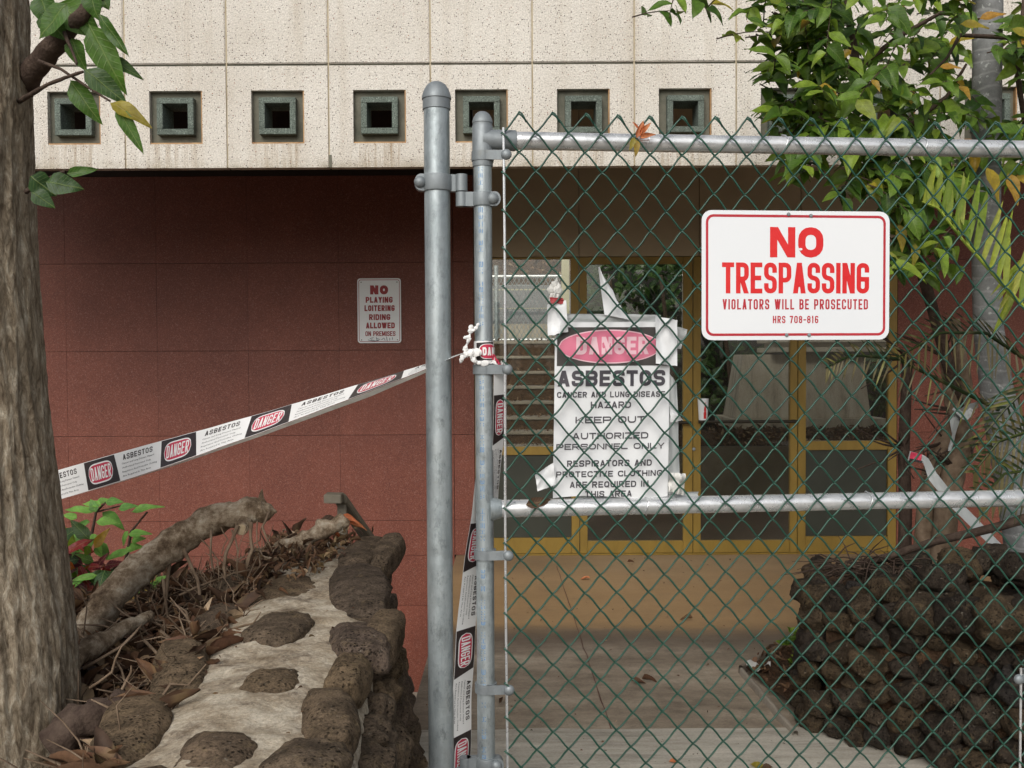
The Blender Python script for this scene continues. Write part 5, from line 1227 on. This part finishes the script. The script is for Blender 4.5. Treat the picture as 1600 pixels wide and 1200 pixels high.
for px, py, d, r in ((1500, 885, 3.5, 34), (1545, 875, 3.5, 30), (1470, 905, 3.45, 32), (1590, 890, 3.4, 34), (1390, 925, 3.5, 30), (1440, 960, 3.3, 36), (1290, 935, 3.75, 34), (1340, 945, 3.6, 30), (1500, 960, 3.2, 38), (1560, 970, 3.1, 40), (1262, 925, 3.85, 26)):
    p = P(px, py, d); s_ = r*d/F; inst('stone', rk.choice(SB), p, (rk.uniform(-.4, .4), rk.uniform(-.4, .4), rk.uniform(0, 6)), (s_*1.1, s_, s_*.85), rw_)
# curb and soil of the small bed
cA, cB, cC = PZ(1158, 1036, .05), PZ(1240, 985, .05), PZ(1243, 1146, .02)
def curbseg(a, b_, w_=.035, h=.05):
    a = Vector((a.x, a.y, 0)); b_ = Vector((b_.x, b_.y, 0)); d = (b_-a).normalized(); n_ = Vector((-d.y, d.x, 0)); m = MB(); k = 14; 
    def f(u, v):
        pr = [(-1, 0), (-.92, .85), (-.6, 1), (.6, 1), (.92, .85), (1, 0)]; i = int(round(v*5)); p = a.lerp(b_, u)+n_*(pr[i][0]*w_*.5); p.z = pr[i][1]*h; p += n_*.006*noise.noise(p*14); p.z += .004*noise.noise(p*22); return p
    m.grid(f, k, 5); return m
bed = thing('bed_edging', (cA.x, cA.y, 0), 'low concrete edging of the small triangular bed beside the rock wall', 'edging')
curbseg(cA, cB+(cB-cA)*.3, .022, .04).build('edging_piece', M['step'], bed, smooth=2); curbseg(cA, cC, .018, .03).build('edging_piece', M['concrete'], bed, smooth=2)
m = MB(); pA, pB, pC = Vector((cA.x+.02, cA.y, 0)), Vector((cB.x+.3, cB.y+.25, 0)), Vector((cC.x+.1, cC.y, 0))
m.grid(lambda u, v: (lambda p: (p.x, p.y, .032+.015*noise.noise(p*12)))(pA.lerp(pB.lerp(pC, u), v)), 24, 24); m.build('bed_soil', M['soil'], kind='structure', smooth=2)
dry = MB()
for i in range(230):
    p = pA.lerp(pB.lerp(pC, rk.random()), math.sqrt(rk.random())); p.z = .05+rk.uniform(0, .02); bake(dry, LD[rk.randrange(4)], p, rv(rk), Vector((rk.uniform(-.5, .5), -.4, 1)), rk.uniform(.02, .06))
dry.build('leaf_litter', M['leaf_dry'], label='brown leaf litter in the small triangular bed', cat='leaf litter', kind='stuff', smooth=2)
wd_ = thing('green_weed', PZ(1245, 1000, .05), 'small green weed growing at the corner of the rock wall', 'plant')
for i in range(26):
    a_ = P(rk.uniform(1225, 1255), rk.uniform(985, 1010), 4.3); leaf_at(LG[rk.randrange(4)], 'leaf', a_, Vector((rk.uniform(-1, 1), -.4, rk.uniform(-.1, .9))), Vector((0, -1, 1)), rk.uniform(.03, .055), wd_)
for i in range(10):
    a_ = P(1240+rk.uniform(-6, 4), rk.uniform(1010, 1065), 3.95); leaf_at(LG[rk.randrange(4)], 'leaf', a_, Vector((-.3, -.3, .4)), Vector((0, -1, 1)), rk.uniform(.02, .035), wd_)
m = MB()
def wrp(u, v): p = PZ(1166+38*u, 1036+8*v, .06); return (p.x, p.y, .06+.014*math.sin(u*7+v*2)+.012*noise.noise(Vector((u*5, v*5, 0))))
m.grid(wrp, 12, 4); m.build('white_wrapper', M['clear'], label='torn white wrapper in the corner of the small bed', cat='litter', smooth=2)
# dead palm frond lying on the rock wall, with its long stalk
df_ = thing('dead_palm_frond', P(1300, 890, 3.95), 'dead brown palm frond with a long dark stalk lying on the rock wall', 'frond')
wtube([(1330, 885, 3.95, 5), (1400, 866, 3.9, 6), (1460, 846, 3.8, 6.5), (1540, 828, 3.7, 7), (1640, 800, 3.6, 8)], 'stalk', 'branch', df_, 8)
dm = MB()
for i in range(120):
    a_ = P(rk.uniform(1300, 1420), rk.uniform(874, 902), 3.95+rk.uniform(-.12, .1)); d_ = Vector((rk.uniform(-1, .5), rk.uniform(-.5, .2), rk.uniform(-.35, .22))); d_.normalize(); L = rk.uniform(.10, .26)
    dm.tube([a_, a_+d_*L*.5+Vector((0, 0, .012)), a_+d_*L-Vector((0, 0, .01))], [.0035, .0028, .001], 4, caps=False)
dm.build('dry_leaflets', M['branch'], df_, kind='stuff', smooth=2)
# ------------------------------------------------------------ palm, stems and leafy tree behind the gate
pt = thing('palm_tree', (P(1600, 860, 4.0).x, 4.0, .3), 'palm with a smooth ringed grey trunk near the right edge', 'palm')
wtube([(1640, 960, 3.95, 40), (1605, 850, 3.98, 34), (1590, 760, 4.0, 31), (1573, 690, 4.0, 28), (1556, 600, 4.0, 24), (1545, 520, 4.0, 22), (1541, 430, 4.0, 21), (1541, 300, 4.0, 21), (1542, 150, 4.0, 21), (1543, 0, 4.0, 22), (1545, -150, 4.0, 22)], 'trunk', 'palm_trunk', pt, 28, .03, 6)
def leaflet(mb, a_, d_, L, wd, nrm, droop=.12):
    y = d_.normalized(); x = y.cross(nrm).normalized(); z = x.cross(y); n_ = 6; b0 = len(mb.v)
    for i in range(n_+1):
        t = i/n_; w_ = wd*.5*(.55+.9*math.sin(math.pi*min(1, t*.8+.12)))*(1-t**4); c_ = a_+y*L*t-EZ*droop*L*t*t
        mb.v += [c_-x*w_+z*w_*.35, c_, c_+x*w_+z*w_*.35]
    for i in range(n_):
        q_ = b0+3*i; mb.f += [(q_, q_+1, q_+4, q_+3), (q_+1, q_+2, q_+5, q_+4)]
def frond(pts, lens, name, mat, parent, n_, side=(0, -.3, 1), wd=.016, both=True, down=.4, seed=0, stuff=False, spread=.6):
    r_ = random.Random(seed); W_ = [P(*p) for p in pts]; fr = None; m = MB()
    Q_ = []
    for i in range(n_*2+1):
        t = i/(2*n_)*(len(W_)-1); k = min(int(t), len(W_)-2); Q_.append(W_[k].lerp(W_[k+1], t-k))
    m.tube(Q_, [.009*(1-.7*i/len(Q_)) for i in range(len(Q_))], 7); fr = m.build(name, M[mat], parent, smooth=True)
    mm = MB() if stuff else None
    for i in range(n_):
        t = i/n_; a_ = Q_[2*i+1]; ax = (Q_[min(2*i+2, len(Q_)-1)]-Q_[2*i]).normalized()
        for sgn in ((1, -1) if both else (1,)):
            d_ = (Vector(side)*sgn+ax*spread+rv(r_, .12)); 
            if sgn < 0: d_.z = d_.z*.5-down
            L = lens*(.55+.5*math.sin(math.pi*min(1, t+.15)))*r_.uniform(.85, 1.1); tgt = mm if stuff else MB()
            leaflet(tgt, a_, d_, L, wd*r_.uniform(.8, 1.15), Vector((.3*sgn, -1, .2)))
            if not stuff: tgt.build('leaflet', M[mat], fr, smooth=2)
    if stuff: mm.build('leaflets', M[mat], fr, smooth=2, kind='stuff')
    return fr
frond([(1640, 520, 3.5), (1590, 470, 3.45), (1545, 420, 3.4), (1500, 370, 3.4), (1466, 325, 3.4), (1440, 315, 3.4)], .26, 'frond', 'leaf_palm', pt, 19, side=(.10, -.1, 1), wd=.021, both=False, seed=3, spread=-.05)
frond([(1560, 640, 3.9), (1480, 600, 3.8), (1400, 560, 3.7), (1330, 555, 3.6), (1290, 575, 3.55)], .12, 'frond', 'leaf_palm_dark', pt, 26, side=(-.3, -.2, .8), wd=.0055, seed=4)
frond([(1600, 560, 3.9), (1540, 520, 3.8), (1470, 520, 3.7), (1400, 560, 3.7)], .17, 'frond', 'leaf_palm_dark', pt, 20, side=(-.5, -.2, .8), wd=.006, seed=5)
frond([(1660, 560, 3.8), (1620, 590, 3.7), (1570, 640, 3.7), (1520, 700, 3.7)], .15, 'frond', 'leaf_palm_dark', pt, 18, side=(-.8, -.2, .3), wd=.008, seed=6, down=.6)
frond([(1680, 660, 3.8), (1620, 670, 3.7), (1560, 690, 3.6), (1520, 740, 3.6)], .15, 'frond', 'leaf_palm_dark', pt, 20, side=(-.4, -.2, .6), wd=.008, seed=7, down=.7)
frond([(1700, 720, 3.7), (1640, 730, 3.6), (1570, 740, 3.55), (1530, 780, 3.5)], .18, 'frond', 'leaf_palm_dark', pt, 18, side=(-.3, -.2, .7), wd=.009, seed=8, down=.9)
frond([(1720, 300, 3.7), (1660, 340, 3.6), (1610, 400, 3.6), (1580, 470, 3.6)], .30, 'frond', 'leaf_palm', pt, 14, side=(-.5, -.2, -.4), wd=.018, seed=9, both=False)
# bare stems
for k, (pts, lb) in enumerate((([(1440, 905, 4.35, 15), (1446, 800, 4.35, 14), (1455, 740, 4.35, 14), (1478, 690, 4.35, 15), (1500, 650, 4.35, 13), (1508, 600, 4.35, 11), (1490, 500, 4.4, 9)], 'brown stem leaning right in front of the red wall, left of the palm'),
                 ([(1470, 900, 4.3, 19), (1478, 800, 4.3, 18), (1492, 730, 4.3, 17), (1508, 690, 4.3, 15), (1490, 640, 4.3, 12), (1478, 560, 4.3, 10)], 'thick brown forked stem next to the palm trunk'),
                 ([(1412, 900, 4.5, 11), (1415, 800, 4.5, 10), (1412, 700, 4.5, 9), (1418, 560, 4.5, 8)], 'thin upright stem nearest the door frame'))):
    t = thing('bare_stem', P(*pts[0][:3]), lb, 'stem'); wtube(pts, 'trunk', 'branch' if k == 2 else 'twig', t, 14, .15)
    rq = random.Random(60+k)
    for i in range(16):
        a_ = pts[rq.randrange(2, len(pts))]; x, y_ = a_[0]+rq.uniform(-20, 20), a_[1]+rq.uniform(-30, 60); dx, dy = rq.uniform(-80, 20), rq.uniform(-60, 50)
        wtube([(a_[0], a_[1], a_[2], 2.2), (a_[0]+dx*.5+rq.uniform(-8, 8), a_[1]+dy*.5, a_[2]-.05, 1.5), (a_[0]+dx, a_[1]+dy, a_[2]-.1, .8)], 'dead_twig', 'branch', t, 4, 0, 2)
# torn ribbons hanging in the stems
def ribbon(name, pts, lb, mat='tape_white', parent=None, **kw):
    m = MB(); W_ = [(P(px, py, d), w_*d/F, tw_) for px, py, d, w_, tw_ in pts]
    def f(u, v):
        t = u*(len(W_)-1); k = min(int(t), len(W_)-2); f_ = t-k; c_ = W_[k][0].lerp(W_[k+1][0], f_); w_ = W_[k][1]*(1-f_)+W_[k+1][1]*f_; a = W_[k][2]*(1-f_)+W_[k+1][2]*f_
        d_ = (W_[k+1][0]-W_[k][0]).normalized(); s_ = d_.cross(Vector((0, 1, 0))).normalized(); n_ = s_.cross(d_)
        return c_+(s_*math.cos(a)+n_*math.sin(a))*(w_*(v-.5))+n_*.004*n3((u*9, v*5, 2))
    m.grid(f, 50, 6); return m.build(name, M[mat], parent, smooth=2, **kw)
rb = thing('torn_tape', P(1440, 730, 4.1), 'length of dirty white tape drooping through the stems towards the rock wall', 'tape')
ribbon('tape_strip', [(1420, 712, 4.1, 15, 0), (1446, 718, 4.1, 12, .3), (1458, 745, 4.08, 17, .2), (1490, 785, 4.05, 21, .5), (1520, 815, 4.0, 18, .3), (1565, 860, 3.95, 14, .2)], '', 'duct', rb)
ribbon('dark_print', [(1422, 712, 4.09, 13, 0), (1440, 716, 4.09, 12, .2)], '', 'tape_red', rb)
ribbon('dark_edge', [(1421, 718, 4.085, 4, 0), (1441, 722, 4.085, 4, .2)], '', 'tape_black', rb)
ribbon('torn_plastic', [(1528, 632, 4.1, 10, .2), (1505, 640, 4.1, 16, .8), (1492, 655, 4.1, 18, .1), (1490, 680, 4.1, 11, .7), (1484, 705, 4.1, 6, .1)], '', 'duct', None, label='shred of pale torn plastic caught in the fork of the stems', cat='plastic')
ribbon('torn_plastic', [(1490, 637, 4.08, 8, .1), (1507, 652, 4.08, 12, .6), (1520, 640, 4.08, 10, .2)], '', 'duct', None, label='small grey scrap of plastic above the torn shred in the stems', cat='plastic')
# leafy tree
lt_ = thing('leafy_tree', P(1440, 905, 4.3), 'leafy green tree spilling over the top rail of the gate, upper right', 'tree')
rt = random.Random(91)
branches = [[(1500, 640, 4.3, 9), (1440, 420, 4.2, 9), (1380, 260, 4.0, 9), (1338, 110, 3.9, 8), (1325, 20, 3.9, 6), (1318, -70, 3.9, 5)],
            [(1380, 260, 4.0, 5), (1340, 210, 3.8, 4), (1290, 180, 3.7, 3), (1240, 170, 3.7, 2)], [(1338, 110, 3.9, 5), (1280, 60, 3.8, 4), (1210, 20, 3.7, 2)],
            [(1370, 240, 4.0, 5), (1430, 190, 3.8, 4), (1480, 150, 3.7, 3), (1510, 100, 3.7, 2)], [(1400, 320, 4.1, 5), (1420, 320, 3.8, 4), (1440, 350, 3.7, 2)],
            [(1338, 110, 3.9, 5), (1400, 60, 3.8, 4), (1470, 20, 3.7, 3), (1530, 30, 3.6, 2)], [(1300, 60, 3.8, 3), (1200, -20, 3.6, 3), (1100, -30, 3.5, 2)],
            [(1640, 340, 4.0, 6), (1610, 240, 3.9, 5), (1590, 120, 3.9, 4), (1600, 0, 3.9, 3)], [(1600, 60, 3.9, 4), (1500, 55, 3.7, 3), (1480, 90, 3.6, 2), (1440, 130, 3.6, 1.5)]]
for b_ in branches: wtube(b_, 'branch', 'branch', lt_, 8, .2, 4)
leaves = []
def cluster(px, py, d, n_, spread=.10):
    # a drooping twig carrying leaves on both sides
    o = P(px, py, d); dr_ = Vector((rt.uniform(-1, 1), rt.uniform(-1, .1), rt.uniform(-.6, .35))).normalized(); L = rt.uniform(.12, .24); pts = [o-dr_*L*.5]
    for i in range(1, 5): pts.append(o+dr_*L*(i/4-.5)-Vector((0, 0, .05*(i/4)**2)))
    m = MB(); m.tube(pts, [.0028, .0024, .002, .0016, .001], 5, caps=False); m.build('twig', M['branch'], lt_, smooth=2)
    sdv = dr_.cross(Vector((0, -.6, 1))).normalized()
    for i in range(n_):
        t = (i+.5)/n_; k = min(int(t*4), 3); a_ = pts[k].lerp(pts[k+1], t*4-k); sg = 1 if i % 2 else -1
        d_ = dr_*rt.uniform(.3, .9)+sdv*sg*rt.uniform(.7, 1.1)+Vector((0, 0, rt.uniform(-.5, .1)))+rv(rt, .25)
        nr = Vector((rt.uniform(-.6, .6), rt.uniform(-1.0, -.1), rt.uniform(.3, 1.1))); Ls = rt.uniform(.055, .100)
        if rt.random() < .15: Ls *= 1.25
        leaves.append((a_, d_, nr, Ls))
def region():
    while True:
        q = rt.random()
        if q < .70:
            px, py = rt.uniform(1205, 1520), rt.uniform(-60, 285)
            lim = 1200+max(0, (py-140))*.35+ (20 if py < 60 else 0)
            if px < lim: continue
            if rt.random() < max(0, (py-225)/110): continue
        elif q < .86: px, py = rt.uniform(1330, 1500), rt.uniform(265, 410)
        else: px, py = rt.uniform(1575, 1660), rt.uniform(-60, 330)
        if q < .86 and px > 1340 and py > 330 and rt.random() < .5: continue
        return px, py
for i in range(215):
    px, py = region(); cluster(px, py, rt.uniform(3.35, 4.15), rt.randint(7, 10))
for i in range(16): cluster(rt.uniform(1195, 1290), rt.uniform(-20, 190), 3.6, 6)
for px, py in ((1170, 10), (1165, 45), (1195, 5), (1050, 0), (1030, 12), (1090, -5), (1120, -8)): cluster(px, py, 3.5, 3 if px < 1140 else 5)
leaves.sort(key=lambda l: l[0].y)
fillL = MB()
for i, (a_, d_, nr, L) in enumerate(leaves):
    r_ = rt.random(); me = LY if r_ > .965 else LG[rt.randrange(4)]
    if i < 260: leaf_at(me, 'leaf', a_, d_, nr, L, lt_)
    else: bake(fillL, LG[rt.randrange(4)], a_, d_, nr, L)
fillL.build('foliage', M['leaf_green'], lt_, smooth=2, kind='stuff')
for px, py, dx, dz, L in ((1500, 38, 1, -.1, .10), (1530, 30, .8, .2, .09), (1468, 105, 1, 0, .075), (1580, 45, 1, -.5, .10), (1595, 60, .6, -.7, .09), (1480, -5, 1, -.2, .10), (1540, 260, .4, -1, .14), (1575, 270, .3, -1, .12), (1405, 350, .1, -1, .10), (1430, 380, -.1, -1, .09)):
    a_ = P(px, py, 3.4); leaf_at(LY, 'leaf', a_, Vector((dx, -.2, dz)), Vector((rt.uniform(-.3, .3), -.8, .5)), L, lt_)
# big floor leaves
for px, py, L, dx, dy, lb, me in ((922, 900, .07, -1, .3, 'reddish dry leaf on the tan floor near the doors', LO), (985, 1060, .08, 1, .2, 'curled brown dry leaf in the middle of the grey floor', LD[0]), (1003, 1056, .07, 1, -.5, 'darker dry leaf touching the curled one on the grey floor', LD[3]), (780, 1095, .05, .3, 1, 'small tan dry leaf beside the gate pipe', LD[1]),
                          (1045, 1185, .05, 1, .2, 'reddish dry leaf on the pale kerb strip', LO), (1172, 1188, .07, 1, -.5, 'green brown dry leaf on the pale kerb strip below the bed', LY), (1190, 1194, .06, 1, .2, 'twisted brown dry leaf on the kerb strip next to the greenish one', LD[0]), (980, 875, .05, 1, .1, 'dark dry leaf close to the door threshold', LD[3]), (1082, 962, .07, -1, -.2, 'thin dark dry leaf on the tan floor in the middle of the gateway', LD[3]), (1140, 873, .03, .4, .8, 'tiny pale dry leaf near the right glazed door', LD[1])):
    a_ = PZ(px, py, .03); leaf_at(me, 'dry_leaf', a_-Vector((0, 0, .012)), Vector((dx, dy, 0)), Vector((0, -.3, 1)), L, None, label=lb, cat='leaf')
crumbs = MB()
for i in range(240):
    x, y = rk.uniform(-1.2, 2.2), rk.uniform(3.3, 6.6); bake(crumbs, LD[rk.randrange(4)], Vector((x, y, .012)), Vector((rk.uniform(-1, 1), rk.uniform(-1, 1), 0)), Vector((0, 0, 1)), rk.uniform(.006, .02))
crumbs.build('leaf_crumbs', M['leaf_dry'], label='tiny leaf crumbs scattered over the entry floor', cat='leaf litter', kind='stuff')
# litter and plants beyond the glass
dry = MB()
for i in range(1500):
    x = rk.uniform(wx(1120, 9.2), wx(1410, 9.2)); t = rk.random(); y = 9.15+.5*t; bake(dry, LD[rk.randrange(4)], Vector((x, y, wz(697, 9.15)+(wz(674, 9.65)-wz(697, 9.15))*t+.02)), rv(rk), Vector((0, -.8, 1)), rk.uniform(.04, .08))
dry.build('leaf_litter', M['leaf_dry'], label='brown leaf litter in the planter behind the right-hand glass', cat='leaf litter', kind='stuff')
dry = MB()
for i in range(700):
    k = rk.randrange(8); dd = y0_ if False else 13.9+.36*k; x = rk.uniform(wx(740, 16), wx(892, 16)); bake(dry, LD[rk.randrange(4)], Vector((x, dd+rk.uniform(.0, .3), wz(ys[k], dd)+.01)), rv(rk), Vector((0, -.3, 1)), rk.uniform(.03, .08))
for i in range(900):
    x = rk.uniform(-1.5, 3); v = rk.random()*.35; bake(dry, LD[rk.randrange(4)], Vector((x, 24.1+8*v, wz(446, 24.1)+5*v+.25)), rv(rk), Vector((0, -.8, 1)), rk.uniform(.1, .25))
dry.build('leaf_litter', M['leaf_dry'], label='brown leaf litter lying on the outdoor steps and the bank behind the glass', cat='leaf litter', kind='stuff')
sh = MB(); trk = MB()
for i in range(1500):
    px = rk.choice([rk.uniform(915, 1065), rk.uniform(1095, 1215), rk.uniform(1365, 1400)]); py = rk.uniform(400, 640); d = rk.uniform(10.6, 11.3)
    bake(sh, LDk[0], P(px, py, d), rv(rk), Vector((rk.uniform(-.6, .6), -.7, .7)), rk.uniform(.10, .20))
hs_ = thing('courtyard_shrub', P(1050, 700, 10.4), 'dark broad leaved shrubs in the courtyard behind the glazed doors', 'shrub')
sh.build('foliage', M['leaf_dark'], hs_, kind='stuff')
for px in (960, 1040, 1130, 1200): wtube([(px, 760, 10.4, 5), (px+12, 600, 10.4, 4), (px-8, 430, 10.4, 3)], 'trunk', 'branch', hs_, 6)
